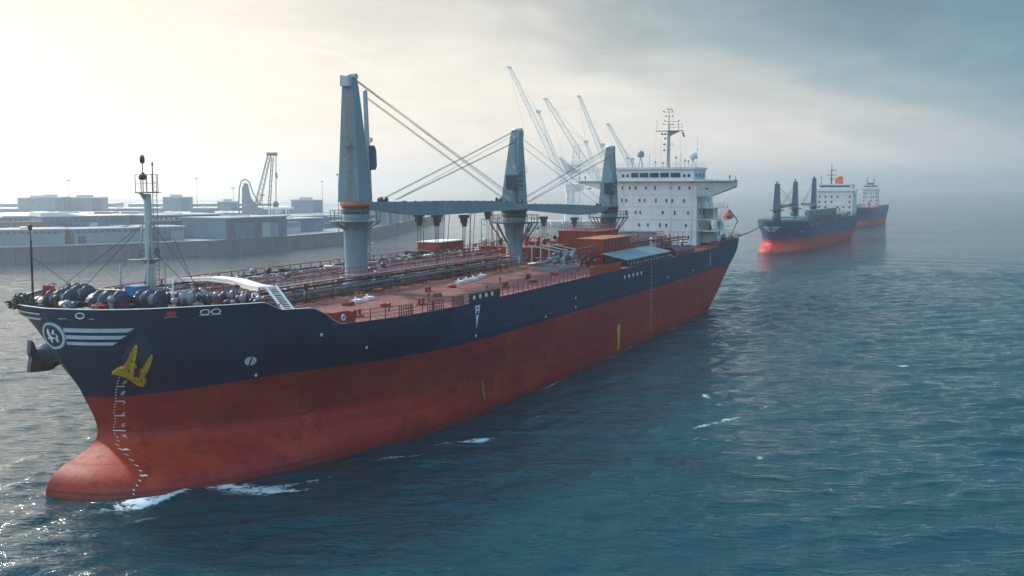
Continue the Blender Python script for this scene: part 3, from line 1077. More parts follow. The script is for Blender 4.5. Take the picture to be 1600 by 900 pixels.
def anchor(side, pts, mat, off=.45, label=None):
    """stockless anchor drawn on the shell by (s, z) outlines with real thickness"""
    mb = MB()
    for poly in pts:
        outer = [hp(s_, z_, off, side) for s_, z_ in poly]
        inner = [hp(s_, z_, off - .38, side) for s_, z_ in poly]
        k = len(poly)
        mb.add(outer + inner, [tuple(range(k)), tuple(range(2 * k - 1, k - 1, -1))] + [(i, i + k, (i + 1) % k + k, (i + 1) % k) for i in range(k)])
    return mb.build('anchor', mat, ship, label)


def pxpoly(pts):
    return pts


# port anchor: crown across the bottom, two upright flukes
AN = [(3.13, 10.42), (3.2, 10.83), (3.41, 10.93), (3.31, 11.6), (3.28, 12.4), (3.31, 12.82), (3.44, 12.74), (3.59, 12.02), (3.79, 11.2), (3.99, 10.97), (4.23, 10.65), (4.45, 10.56), (4.38, 11.23), (4.39, 11.92), (4.5, 11.81), (4.64, 11.14), (4.79, 10.45), (4.83, 9.96), (5.18, 9.58), (5.28, 9.01), (4.91, 9.19), (4.47, 9.57), (4.12, 9.9), (3.72, 10.16), (3.4, 10.32)]
anchor(1, [AN], M['yellow'], .42, 'yellow anchor')
mb = MB()
mb.bar(hp(4.05, 10.9, .3), hp(4.35, 10.2, .35), .42, .5)
for s_, z_ in ((3.75, 10.7), (4.2, 10.35), (4.5, 10.1), (4.85, 9.7), (3.5, 11.6)):
    p = hp(s_, z_, .46)
    mb.rev(p, [(.08, -.02), (.08, .05)], 8, axis=1)
mb.build('anchor_shackle', M['black'], ship)
# starboard anchor on its bolster, standing proud of the flare
mb = MB()
mb.tube((3.6, -1.2, 12.4), (3.0, -3.9, 11.3), .75, .95, n=18)
mb.build('anchor_bolster', M['pocket'], ship)
mb = MB()
mb.prism([(1.50, -4, 9.95), (1.55, -4, 10.5), (1.75, -4, 11.2), (1.55, -4, 11.6), (1.72, -4, 12.75), (1.95, -4, 12.6), (2.25, -4, 11.9), (2.75, -4, 11.2), (4.2, -4, 11.0), (5.1, -4, 10.6), (4.9, -4, 10.2), (4.2, -4, 10.05), (3.95, -4, 9.85), (3.4, -4, 9.8)], (.1, -.55, 0))
mb.prism([(4.3, -4.1, 10.4), (4.6, -4.3, 11.6), (4.85, -4.5, 12.5), (5.2, -4.2, 11.4), (5.1, -4.1, 10.5)], (.1, -.4, 0))
mb.bar((3.2, -4.0, 10.6), (3.3, -3.0, 12.3), .5, .5)
mb.build('anchor', M['navy'], ship, 'dark starboard anchor')

# ---- railings of the main deck
mb = MB()
pts = [(s_, ht(s_, 13.2) - .22, MD + .08) for s_ in list(np.linspace(20.5, 45, 14)) + [60, 78]]
mb.rail(pts, 1.15, 1.5, .035, 3, .05)
mb.build('port_railing', M['red'], ship)
mb = MB()
pts = [(78, 19.8, MD + .08), (92, 19.8, MD + .08)]
mb.rail(pts, 1.2, .55, .06, 2, .10)
mb.build('port_railing', M['redbox'], ship)
mb = MB()
mb.rail([(124, 19.8, MD + .05), (163, 19.7, MD + .05), (182.5, 19.3, MD + 1.1), (183.6, 10, MD + 1.1), (183.8, -10, MD + 1.1)], 1.1, 1.3, .04, 3, .05)
mb.build('stern_railing', M['red'], ship)
mb = MB()
pts = [(s_, -(ht(s_, 13.2) - .25), MD) for s_ in (18, 23, 28, 34, 42, 60, 90, 130, 160)]
mb.rail(pts, 1.75, 2.6, .085, 2, .11)
mb.build('starboard_railing', M['red'], ship)
# panels hung inside the port rail
for s_, w_ in ((26.5, 2.2), (31.2, 2.6), (36.0, 2.4)):
    mb = MB()
    for i in range(7):
        x_ = s_ + w_ * i / 6
        mb.tube((x_, ht(x_, 13.2) - .5, MD + .1), (x_, ht(x_, 13.2) - .5, MD + 1.1), .05, n=4)
    for j in range(4):
        mb.tube((s_, ht(s_, 13.2) - .5, MD + .15 + j * .3), (s_ + w_, ht(s_ + w_, 13.2) - .5, MD + .15 + j * .3), .05, n=4)
    mb.build('gangway_grating', M['pipedark'], ship)
# dark screen with four white discs on the rail
mb = MB()
mb.span((38.9, 19.86, MD + .1), (46.8, 19.98, MD + 1.15))
sc0 = mb.build('rail_screen', M['black'], ship)
for k in range(4):
    mb = MB()
    mb.rev((39.9 + k * 1.55, 20.0, MD + .72), [(.26, -.02), (.26, .06)], 10, axis=1)
    mb.build('disc', M['mark'], sc0)
# red wing plate at the foot of the step with its ring
mb = MB()
t1_ = lambda s_: ht(s_, 13.3) + .02
vs = []
for i, s_ in enumerate(np.linspace(15.6, 20.4, 12)):
    vs.append((s_, t1_(s_) - .05 + .05, max(13.2, ztop1(s_) + .02)))
    top = np.interp(s_, [15.6, 17.6, 19.5, 20.4], [15.02, 14.35, 14.45, 14.2])
    vs.append((s_, t1_(s_), top))
mb.add(vs, [(2 * i, 2 * i + 1, 2 * i + 3, 2 * i + 2) for i in range(11)])
vs2 = [(p[0], p[1] - .12, p[2]) for p in vs]
mb.add(vs2, [(2 * i, 2 * i + 1, 2 * i + 3, 2 * i + 2) for i in range(11)])
mb.add([vs[2 * i + 1] for i in range(12)] + [vs2[2 * i + 1] for i in range(12)], [(i, i + 1, 13 + i, 12 + i) for i in range(11)])
wing = mb.build('bulwark_wing', M['red'], ship)
mb = MB()
mb.torus((19.0, t1_(19.0) + .08, 13.85), .26, .08, axis=1)
mb.build('fairlead_ring', M['whitetrim'], wing)

# ---- piping along the deck
r_ = random.Random(5)
runs = [(-.2, 15.0, .12, 'pipegrey'), (-3.2, 15.45, .10, 'pipepale'), (-5.0, 15.5, .12, 'pipered'), (-6.6, 15.55, .10, 'pipegrey'), (-8.1, 15.6, .12, 'pipedark'), (3.3, 14.4, .13, 'pipegrey'), (2.4, 14.9, .11, 'pipedark'), (1.2, 13.9, .13, 'pipedark'), (2.0, 14.1, .16, 'pipered'), (.3, 14.2, .11, 'pipepale'), (-.5, 14.45, .22, 'pipegrey'), (1.0, 14.75, .10, 'pipered'),
        (-1.3, 14.8, .16, 'pipegrey'), (-2.1, 14.7, .20, 'pipedark'), (-2.9, 15.0, .16, 'pipegrey'), (-3.7, 14.9, .22, 'pipered'), (-4.6, 15.1, .18, 'pipegrey'),
        (-5.4, 15.0, .14, 'pipepale'), (-6.2, 15.15, .22, 'pipegrey'), (-7.0, 15.1, .15, 'pipedark'), (-7.7, 15.25, .18, 'pipegrey'), (-8.5, 15.2, .14, 'pipered'),
        (-9.3, 15.2, .17, 'pipegrey'), (2.7, 13.6, .12, 'pipedark'), (.4, 15.35, .07, 'pipepale'), (-1.8, 15.45, .07, 'pipered')]
for t_, z_, rad, mt in runs:
    mb = MB()
    s0 = r_.uniform(15.5, 19)
    s1 = r_.uniform(84, 96)
    if abs(t_) < 1.9:      # pipes that would meet the crane columns swing round them
        sg = 1 if t_ >= -.2 else -1
        base_t = t_ if abs(t_) > 1.0 else t_
        pts = [(s0, t_, z_), (43.5, t_, z_), (45, sg * (1.9 + abs(t_) * .3), z_), (49, sg * (1.9 + abs(t_) * .3), z_), (50.5, t_, z_), (s1, t_, z_)]
    else:
        pts = [(s0, t_, z_), (s1, t_, z_)]
    mb.path(pts, rad, 8)
    s_ = s0 + r_.uniform(2, 5)
    while s_ < s1 - 2:
        if not (43 < s_ < 51 and abs(t_) < 2.5):
            mb.tube((s_, t_, z_), (s_ + .28, t_, z_), rad * 1.75, n=8)
            if r_.random() < .5:
                mb.tube((s_ + .14, t_, z_), (s_ + .14, t_, z_ + rad + .55), .05, n=5)
                mb.torus((s_ + .14, t_, z_ + rad + .55), .2, .035, 8, 4)
        s_ += r_.uniform(3, 7.5)
    mb.build('deck_pipe', M[mt], ship)
# frames carrying the pipes
s_ = 19.5
while s_ < 93:
    if not 44.5 < s_ < 49.5:
        mb = MB()
        for t_ in (3.1, -1.0, -5.0, -9.9):
            mb.bar((s_, t_, MD), (s_, t_, 14.75 if t_ < 0 else 13.95), .16, .16)
        mb.bar((s_, 3.1, 13.5), (s_, -9.9, 14.5), .14, .14)
        mb.bar((s_, .8, 14.45), (s_, -9.9, 14.85), .12, .12)
        mb.build('pipe_rack', M['pipered'], ship)
    s_ += 4.4
# clutter of fittings on and between the pipes
cols = ['pipedark', 'pipegrey', 'pipered', 'pipepale', 'black', 'steel', 'navy', 'rope']
for k in range(130):
    s_ = 17 + 76 * r_.random()
    t_ = r_.uniform(-10.3, 3.2)
    if abs(t_) < 2.6 and (43.5 < s_ < 50.5 or 91 < s_ < 99):
        continue
    base = 13.3 if t_ > -.5 else 14.2
    hh = r_.uniform(.6, 1.7)
    mb = MB()
    kind = k % 4
    if kind == 0:
        mb.tube((s_, t_, base), (s_, t_, base + hh), .14, n=7)
        mb.rev((s_, t_, base + hh * .6), [(.30, 0), (.30, .25), (.12, .4)], 9)
        mb.torus((s_, t_, base + hh), .28, .05, 10, 5)
        nm = 'valve'
    elif kind == 1:
        mb.box((s_, t_, base + hh / 2), (r_.uniform(.5, 1.3), r_.uniform(.4, .9), hh))
        mb.box((s_, t_, base + hh + .06), (1.4, 1.0, .08))
        mb.tube((s_, t_, base + hh), (s_, t_, base + hh + .4), .08, n=6)
        nm = 'junction_box'
    elif kind == 2:
        mb.path([(s_, t_ - 1.4, base + .4), (s_, t_ - 1.4, base + hh), (s_, t_ + 1.4, base + hh), (s_, t_ + 1.4, base + .3)], .12, 7)
        mb.tube((s_, t_, base + hh - .2), (s_, t_, base + hh + .35), .2, n=8)
        nm = 'cross_pipe'
    else:
        mb.tube((s_, t_, base), (s_, t_, base + hh), .2, n=9)
        mb.rev((s_, t_, base + hh), [(.34, -.05), (.42, .15), (.30, .38), (.05, .46)], 10)
        nm = 'air_vent'
    mb.build(nm, M[cols[(k * 5 + k // 4) % 8]], ship)
# catwalk beam with rails on top of the rack
mb = MB()
mb.span((14, 2.6, 15.35), (88, 3.5, 15.47))
s_ = 15
while s_ < 88:
    mb.tube((s_, 3.3, MD), (s_, 3.3, 15.4), .09, n=5)
    s_ += 5.5
mb.build('catwalk', M['pipered'], ship)
mb = MB()
mb.rail([(14, 2.65, 15.47), (88, 2.65, 15.47)], 1.0, 2.4, .035, 2)
mb.rail([(14, 3.45, 15.47), (88, 3.45, 15.47)], 1.0, 2.4, .03, 2)
mb.build('catwalk_railing', M['red'], ship)
mb = MB()
for z_, t_, rr_ in ((14.55, 3.0, .10), (14.25, 3.7, .08), (13.85, 4.0, .12)):
    mb.tube((17, t_, z_), (84, t_, z_), rr_, n=7)
for s_ in np.arange(18, 84, 3.6):
    mb.bar((s_, 2.9, 13.2), (s_, 4.1, 13.2), .1, .1)
    mb.tube((s_, 4.0, MD), (s_, 3.9, 14.6), .06, n=5)
mb.build('side_pipe_bundle', M['pipedark'], ship)
# white drip trays on the open deck
for s_, t_ in ((31.3, 8.3), (34.0, 7.7), (37.0, 7.3), (59, 7.6), (62, 7.2), (64.5, 7.0), (69, 6.0)):
    mb = MB()
    mb.span((s_, t_, MD + .12), (s_ + 1.5, t_ + .7, MD + .5))
    mb.tube((s_ + .4, t_ + .35, MD + .5), (s_ + .4, t_ + .35, MD + .8), .12, n=7)
    mb.build('drip_tray', M['mark'] if s_ % 2 < 1.2 else M['redbox'], ship)
for k in range(16):
    mb = MB()
    s_, t_ = 22 + k * 3.7 + r_.uniform(-1, 1), 13 + r_.uniform(-4, 4.5)
    if k % 3 == 0:
        mb.rev((s_, t_, MD + .1), [(.55, 0), (.55, .35), (.48, .42)], 14)
        nm = 'tank_hatch'
    elif k % 3 == 1:
        for dx in (-.4, .4):
            mb.rev((s_ + dx, t_, MD + .1), [(.17, 0), (.17, .55), (.22, .6), (.22, .7)], 9)
        mb.box((s_, t_, MD + .16), (1.4, .6, .1))
        nm = 'bollard'
    else:
        mb.tube((s_, t_, MD), (s_, t_, MD + .8), .09, n=6)
        mb.rev((s_, t_, MD + .75), [(.2, 0), (.22, .15), (.05, .25)], 8)
        nm = 'sounding_pipe'
    mb.build(nm, M['redbox'] if k % 2 else M['pipered'], ship)

# ---- forecastle gear
def winch(s_, t_, sc=1.0, rz=0.0, mat='navy', drum='navy'):
    mb = MB()
    z0 = FD
    mb.span((s_ - .9 * sc, t_ - 1.6 * sc, z0), (s_ + .9 * sc, t_ + 1.6 * sc, z0 + .25))
    for dt in (-1.35, -.25, 1.35):
        mb.prism([(s_ - .75 * sc, t_ + dt * sc, z0 + .25), (s_ + .75 * sc, t_ + dt * sc, z0 + .25), (s_ + .3 * sc, t_ + dt * sc, z0 + 1.5 * sc), (s_ - .3 * sc, t_ + dt * sc, z0 + 1.5 * sc)], (0, .14 * sc, 0))
    mb.span((s_ + .3 * sc, t_ - 1.2 * sc, z0 + .25), (s_ + 1.2 * sc, t_ - .5 * sc, z0 + 1.0 * sc))
    w_ = mb.build('mooring_winch', M[mat], ship)
    mb = MB()
    c_ = (s_, t_, z0 + 1.05 * sc)
    mb.rev(c_, [(.16, -1.9 * sc), (.34 * sc, -1.85 * sc), (.26 * sc, -1.6 * sc), (.16, -1.5 * sc), (.16, -1.2 * sc), (.85 * sc, -1.19 * sc), (.85 * sc, -1.1 * sc), (.42 * sc, -1.05 * sc), (.42 * sc, -.4 * sc), (.85 * sc, -.38 * sc), (.85 * sc, -.3 * sc),
                (.2, -.25 * sc), (.2, -.1), (.95 * sc, -.05), (.95 * sc, .06), (.46 * sc, .1), (.46 * sc, 1.1 * sc), (.95 * sc, 1.12 * sc), (.95 * sc, 1.22 * sc), (.15, 1.3 * sc)], 18, axis=1)
    mb.build('drum', M[drum], w_)
    mb = MB()
    for k in range(7):
        mb.torus((s_, t_ + (.2 + k * .13) * sc, z0 + 1.05 * sc), .50 * sc, .065, 14, 5, axis=1)
    for k in range(5):
        mb.torus((s_, t_ + (-.95 + k * .13) * sc, z0 + 1.05 * sc), .46 * sc, .065, 14, 5, axis=1)
    mb.build('wound_rope', M['rope' if r_.random() < .5 else 'steel'], w_)
    return w_


for s_, t_, sc, dr in ((4.6, -3.4, 1.0, 'navy'), (5.4, 1.6, 1.05, 'navy'), (8.6, -5.6, 1.0, 'navy'), (8.3, 3.4, .95, 'navy'), (10.9, 6.2, .9, 'steel'), (11.2, -8.8, .9, 'navy')):
    winch(s_, t_, sc, drum=dr)
# chains over the windlass into the hawse pipes
for sd in (1, -1):
    mb = MB()
    pts = [(5.4, 1.4 * sd + (.2 if sd > 0 else -1.8), 16.1), (4.0, 2.0 * sd - .6, 15.9), (2.9, 2.6 * sd, 15.15)]
    for a_, b_ in zip(pts[:-1], pts[1:]):
        n_ = int(math.dist(a_, b_) / .28)
        for i in range(n_):
            p = [a_[j] + (b_[j] - a_[j]) * (i + .5) / n_ for j in range(3)]
            mb.torus(p, .17, .055, 8, 4, axis=2 if i % 2 else 1)
    mb.build('anchor_chain', M['rope'], ship)
# curved hoods / fairings: big dark arched covers seen from the port bow
for s_, t_, rad, w_ in ((3.6, -1.0, .85, 2.2), (6.9, -.8, 1.15, 2.0), (7.4, 1.1, 1.0, 1.4), (5.9, -6.9, .8, 1.8)):
    mb = MB()
    n_ = 12
    for sgn in (0,):
        vs = []
        for i in range(n_ + 1):
            a_ = math.pi * i / n_
            for dt in (-w_ / 2, w_ / 2):
                for rr in (rad, rad - .12):
                    vs.append((s_ + rr * math.cos(a_) * 1.25, t_ + dt, FD + rr * math.sin(a_) * 1.35))
        fs = []
        for i in range(n_):
            o = i * 4
            fs += [(o, o + 2, o + 6, o + 4), (o + 1, o + 5, o + 7, o + 3), (o, o + 4, o + 5, o + 1), (o + 2, o + 3, o + 7, o + 6)]
        mb.add(vs, fs, True)
    for dt in (-w_ / 4, w_ / 4):
        for i in range(n_):
            a0, a1 = math.pi * i / n_, math.pi * (i + 1) / n_
            mb.bar((s_ + rad * 1.27 * math.cos(a0), t_ + dt, FD + rad * 1.38 * math.sin(a0)), (s_ + rad * 1.27 * math.cos(a1), t_ + dt, FD + rad * 1.38 * math.sin(a1)), .08, .06)
    mb.build('winch_cover', M['navy'], ship)
# rope coils, timber, small boxes in loose order
for k in range(44):
    s_ = r_.uniform(1.6, 12.6)
    tm = ht(s_, 15.5) - 1.1
    t_ = r_.uniform(-tm, tm)
    kind = k % 5
    mb = MB()
    if kind == 0:
        for j in range(3):
            mb.torus((s_, t_, FD + .1 + j * .14), .42 - .03 * j, .08, 14, 5)
        mb.build('rope_coil', M['rope' if k % 2 else 'steel'], ship)
    elif kind == 1:
        for dx in (-.35, .35):
            mb.rev((s_ + dx, t_, FD), [(.17, 0), (.17, .6), (.23, .66), (.23, .76)], 10)
        mb.box((s_, t_, FD + .06), (1.3, .55, .1))
        mb.build('bollard', M['black' if k % 2 else 'steel'], ship)
    elif kind == 2:
        h_ = r_.uniform(.5, 1.0)
        mb.box((s_, t_, FD + h_ / 2), (r_.uniform(.5, 1.0), r_.uniform(.5, .9), h_), r_.random())
        mb.box((s_, t_, FD + h_ + .04), (.3, .3, .1))
        mb.build('deck_locker', M[['whitetrim', 'red', 'steel', 'wood', 'navy'][k // 5 % 5]], ship)
    elif kind == 3:
        h_ = r_.uniform(.8, 1.4)
        mb.tube((s_, t_, FD), (s_, t_, FD + h_), .16, n=8)
        mb.rev((s_, t_, FD + h_), [(.30, -.06), (.36, .12), (.22, .32), (.04, .38)], 10)
        mb.build('air_vent', M['pipegrey' if k % 2 else 'black'], ship)
    else:
        for j in range(4):
            mb.bar((s_ - .8, t_ + j * .16, FD + .1 + .05 * (j % 2)), (s_ + .9, t_ + j * .16 + .4, FD + .16 + .1 * (j % 3)), .12, .1)
        mb.build('dunnage', M['wood'], ship)
# red cover and red flag on the bow
mb = MB()
mb.prism([(4.4, .2, FD), (6.3, 2.2, FD), (5.9, 2.6, FD + .95), (4.1, .7, FD + .85)], (-.7, .8, .0))
mb.build('winch_tarpaulin', M['red'], ship)
mb = MB()
mb.tube((4.6, -5.6, FD), (4.6, -5.6, FD + 2.3), .05, n=6)
jack = mb.build('jackstaff', M['black'], ship)
mb = MB()
vs = []
for i in range(7):
    for j in range(4):
        vs.append((4.6 + i * .15, -5.6 + .10 * math.sin(i * 1.2) + i * .06, FD + 1.35 + j * .30 - .02 * i))
mb.add(vs, [(i * 4 + j, i * 4 + j + 1, i * 4 + j + 5, i * 4 + j + 4) for i in range(6) for j in range(3)], True)
mb.build('flag', M['flagred'], jack)
# bundle of dark fibre fenders heaped over the stem
mb = MB()
for k in range(190):
    a_ = r_.uniform(0, 6.28)
    rr = 1.15 * math.sqrt(r_.random())
    hgt_ = r_.uniform(0, 1.55) * (1 - .45 * rr)
    c_ = (1.75 + rr * math.cos(a_) * .8, -5.0 + rr * math.sin(a_) * 1.2, FD + .5 + hgt_)
    d_ = (r_.uniform(-.32, .32), r_.uniform(-.4, .4), r_.uniform(-.12, .28))
    mb.tube(c_, (c_[0] + d_[0], c_[1] + d_[1], c_[2] + d_[2]), .10, .04, n=5)
mb.build('fender_heap', M['ropedk'], ship)
# tall dark light pole far forward
mb = MB()
mb.tube((2.4, -4.3, FD), (2.3, -4.2, 22.4), .085, .05, n=7)
mb.rev((2.3, -4.2, 22.3), [(.06, 0), (.18, .1), (.18, .42), (.05, .55)], 8)
mb.tube((2.3, -4.2, 18.6), (2.3, -4.2, 21.5), .10, n=6)
pole = mb.build('bow_light_pole', M['black'], ship)
mb = MB()
mb.tube((2.3, -4.2, 20.0), (5.5, -1.0, 16.2), .025, n=4)
mb.tube((2.3, -4.2, 20.0), (4.5, -7.0, 15.8), .025, n=4)
mb.build('stay', M['cable'], pole)
# bright blue box, white mushroom, small posts
mb = MB()
mb.span((9.0, -.3, FD), (10.4, 1.2, FD + 1.95))
mb.span((8.95, -.35, FD + 1.95), (10.45, 1.25, FD + 2.03))
for i in range(5):
    mb.span((8.93, -.2 + i * .3, FD + .1), (9.0, -.12 + i * .3, FD + 1.9))
mb.build('blue_tank', M['bluetank'], ship)
for s_, t_, h_, mt in ((11.6, 3.0, 2.6, 'whitetrim'), (9.9, 7.0, 1.8, 'black'), (12.5, 9.3, 2.1, 'black'), (12.4, -4.2, 3.6, 'steel'), (7.0, -7.6, 2.1, 'steel'), (12.7, 11.2, 1.4, 'whitetrim')):
    mb = MB()
    mb.tube((s_, t_, FD), (s_, t_, FD + h_), .07, n=6)
    mb.path([(s_, t_, FD + h_), (s_ + .35, t_, FD + h_ + .12), (s_ + .6, t_, FD + h_)], .05, 5)
    mb.box((s_ + .6, t_, FD + h_ - .08), (.3, .3, .16))
    mb.build('deck_lamp', M[mt], ship)
# dark valves and vents crowding the after part of the forecastle
for k in range(30):
    s_ = r_.uniform(10.6, 13.1)
    t_ = 2 + 10.8 * (k + .5) / 30
    if t_ > ht(s_, 15.5) - 1:
        continue
    h_ = r_.uniform(.9, 1.8)
    mb = MB()
    mb.rev((s_, t_, FD), [(.22, 0), (.22, h_ * .55), (.30, h_ * .6), (.32, h_ * .85), (.12, h_)], 9)
    if k % 3 == 0:
        mb.bar((s_, t_ - .3, FD + h_ * .7), (s_, t_ + .4, FD + h_ * .7), .12, .12)
    mb.build('air_vent', M[['navy', 'pipegrey', 'black', 'steel', 'navy', 'pipered'][k % 6]], ship)

# ---- foremast
FS = 11.9
mb = MB()
mb.rev((FS, 0, FD), [(.38, 0), (.37, 4.3), (.35, 9.0), (.34, 10.2), (.32, 10.4)], 18)
mast = mb.build('foremast', M['cranelt'], ship)
mb = MB()
mb.rev((FS, 0, 19.25), [(.3, -.4), (.95, 0), (.95, .1)], 18)
mb.rail([(FS + .9 * math.cos(a_), .9 * math.sin(a_), 19.35) for a_ in np.linspace(0, 2 * math.pi, 9)], 1.0, 1.0, .03, 2)
mb.span((FS - 1.0, -1.9, 19.2), (FS - .1, -.6, 19.28))
mb.build('lower_platform', M['steel'], mast)
mb = MB()
mb.bar((FS, 0, 24.6), (FS - .6, -.3, 25.6), .5, .22)
mb.span((FS - .8, -.75, 25.47), (FS + .75, .7, 25.6))
z_ = 25.6
mb.rail([(FS - .75, -.7, z_), (FS + .7, -.7, z_), (FS + .7, .65, z_), (FS - .75, .65, z_), (FS - .75, -.7, z_)], 1.6, .7, .03, 2, .035)
mb.span((FS + .7, -.1, 25.5), (FS + 1.2, .6, 25.56))
mb.build('upper_platform', M['steel'], mast)
mb = MB()
mb.ladder((FS + .62, .3, FD), (FS + .62, .3, 27.3), .5, (0, 1, 0), .035, .4)
for a_ in (.7, 2.3, 3.9, 5.5):
    mb.tube((FS + .9 * math.cos(a_), .9 * math.sin(a_), 19.2), (FS + .5 * math.cos(a_), .5 * math.sin(a_), 22.6), .07, n=6)
mb.tube((FS - 1.1, .9, FD), (FS - 1.1, .9, 19.2), .08, n=6)
mb.tube((FS + 1.0, .9, FD), (FS + 1.0, .9, 19.2), .06, n=6)
mb.build('mast_ladder', M['steel'], mast)
mb = MB()
mb.tube((FS - .5, 0, 25.6), (FS - .5, 0, 28.6), .045, n=6)
mb.rev((FS - .5, 0, 26.7), [(.1, 0), (.36, .05), (.40, .3), (.2, .55), (.1, .7)], 10)
mb.rev((FS - .5, 0, 28.2), [(.06, 0), (.2, .08), (.24, .45), (.15, .75), (.04, .8)], 10)
mb.tube((FS + .75, 0, 25.6), (FS + .75, 0, 28.2), .05, n=6)
mb.rev((FS + .75, 0, 28.0), [(.04, 0), (.1, .1), (.04, .4)], 7)
mb.build('navigation_light', M['black'], mast)
mb = MB()
for p, q_ in (((FS - .3, 0, 22.8), (6.0, -4.0, 15.6)), ((FS, .3, 22.8), (9.0, 9.5, 15.9)), ((FS, -.3, 22.8), (9.0, -9.5, 15.9)), ((FS + .4, 0, 21.2), (16.5, -1.2, 21.0)), ((16.5, -1.2, 21.0), (20.2, -1.5, 15.0)), ((FS + .3, .3, 20), (14.5, 4.0, 15.2)), ((FS + .3, -.3, 20), (16, -5.0, 15.2))):
    mb.tube(p, q_, .03, n=4)
mb.build('mast_stay', M['cable'], mast)

# ---- white breakwater top and the stair that drops from it to the main deck
mb = MB()
ctrl = [(26.0, -10.5, 15.9), (24.6, -6, 16.3), (22.2, -1, 16.75), (19.5, 4, 16.9), (16.6, 8.6, 16.75), (14.6, 11.3, 16.9)]
pp = []
for i in range(25):
    u_ = i / 24 * 5
    k = min(4, int(u_))
    f_ = u_ - k
    pp.append(tuple(ctrl[k][j] + (ctrl[k + 1][j] - ctrl[k][j]) * f_ for j in range(3)))
for a_, b_ in zip(pp[:-1], pp[1:]):
    mb.bar(a_, b_, 1.5, .14)
    mb.bar((a_[0] - .5, a_[1] - .5, a_[2] - .2), (b_[0] - .5, b_[1] - .5, b_[2] - .2), .08, .35)
mb.build('breakwater_top', M['whitetrim'], ship)
mb = MB()
for k in range(7):
    p = pp[2 + k * 3]
    mb.bar((p[0] + .2, p[1] + .2, MD if p[0] > 13.4 else FD), (p[0], p[1], p[2] - .1), .14, .14)
mb.build('breakwater_leg', M['steel'], ship)
mb = MB()
top, bot = (13.9, 11.6, 17.1), (13.3, 14.2, 15.1)
mb.bar((14.5, 11.3, 16.95), (13.2, 14.35, 15.0), .16, .16)
mb.bar((15.3, 11.9, 16.95), (14.0, 14.8, 15.0), .16, .16)
for i in range(13):
    u_ = (i + .5) / 13
    a_ = (14.5 - 1.3 * u_, 11.3 + 3.05 * u_, 16.95 - 1.95 * u_)
    mb.bar(a_, (a_[0] + .8, a_[1] + .55, a_[2]), .12, .06)
mb.build('breakwater_stair', M['whitetrim'], ship)
# low bulkhead shield below the breakwater with hanging fittings
mb = MB()
for k in range(9):
    t_ = -8 + k * 2.4
    mb.tube((14.2, t_, MD), (14.2, t_, 15.9), .08, n=6)
    mb.bar((14.2, t_ - .6, 15.5), (14.2, t_ + .9, 15.5), .12, .25)
mb.tube((14.2, -9, 15.9), (14.2, 12.6, 15.9), .06, n=6)
mb.build('break_railing', M['steel'], ship)


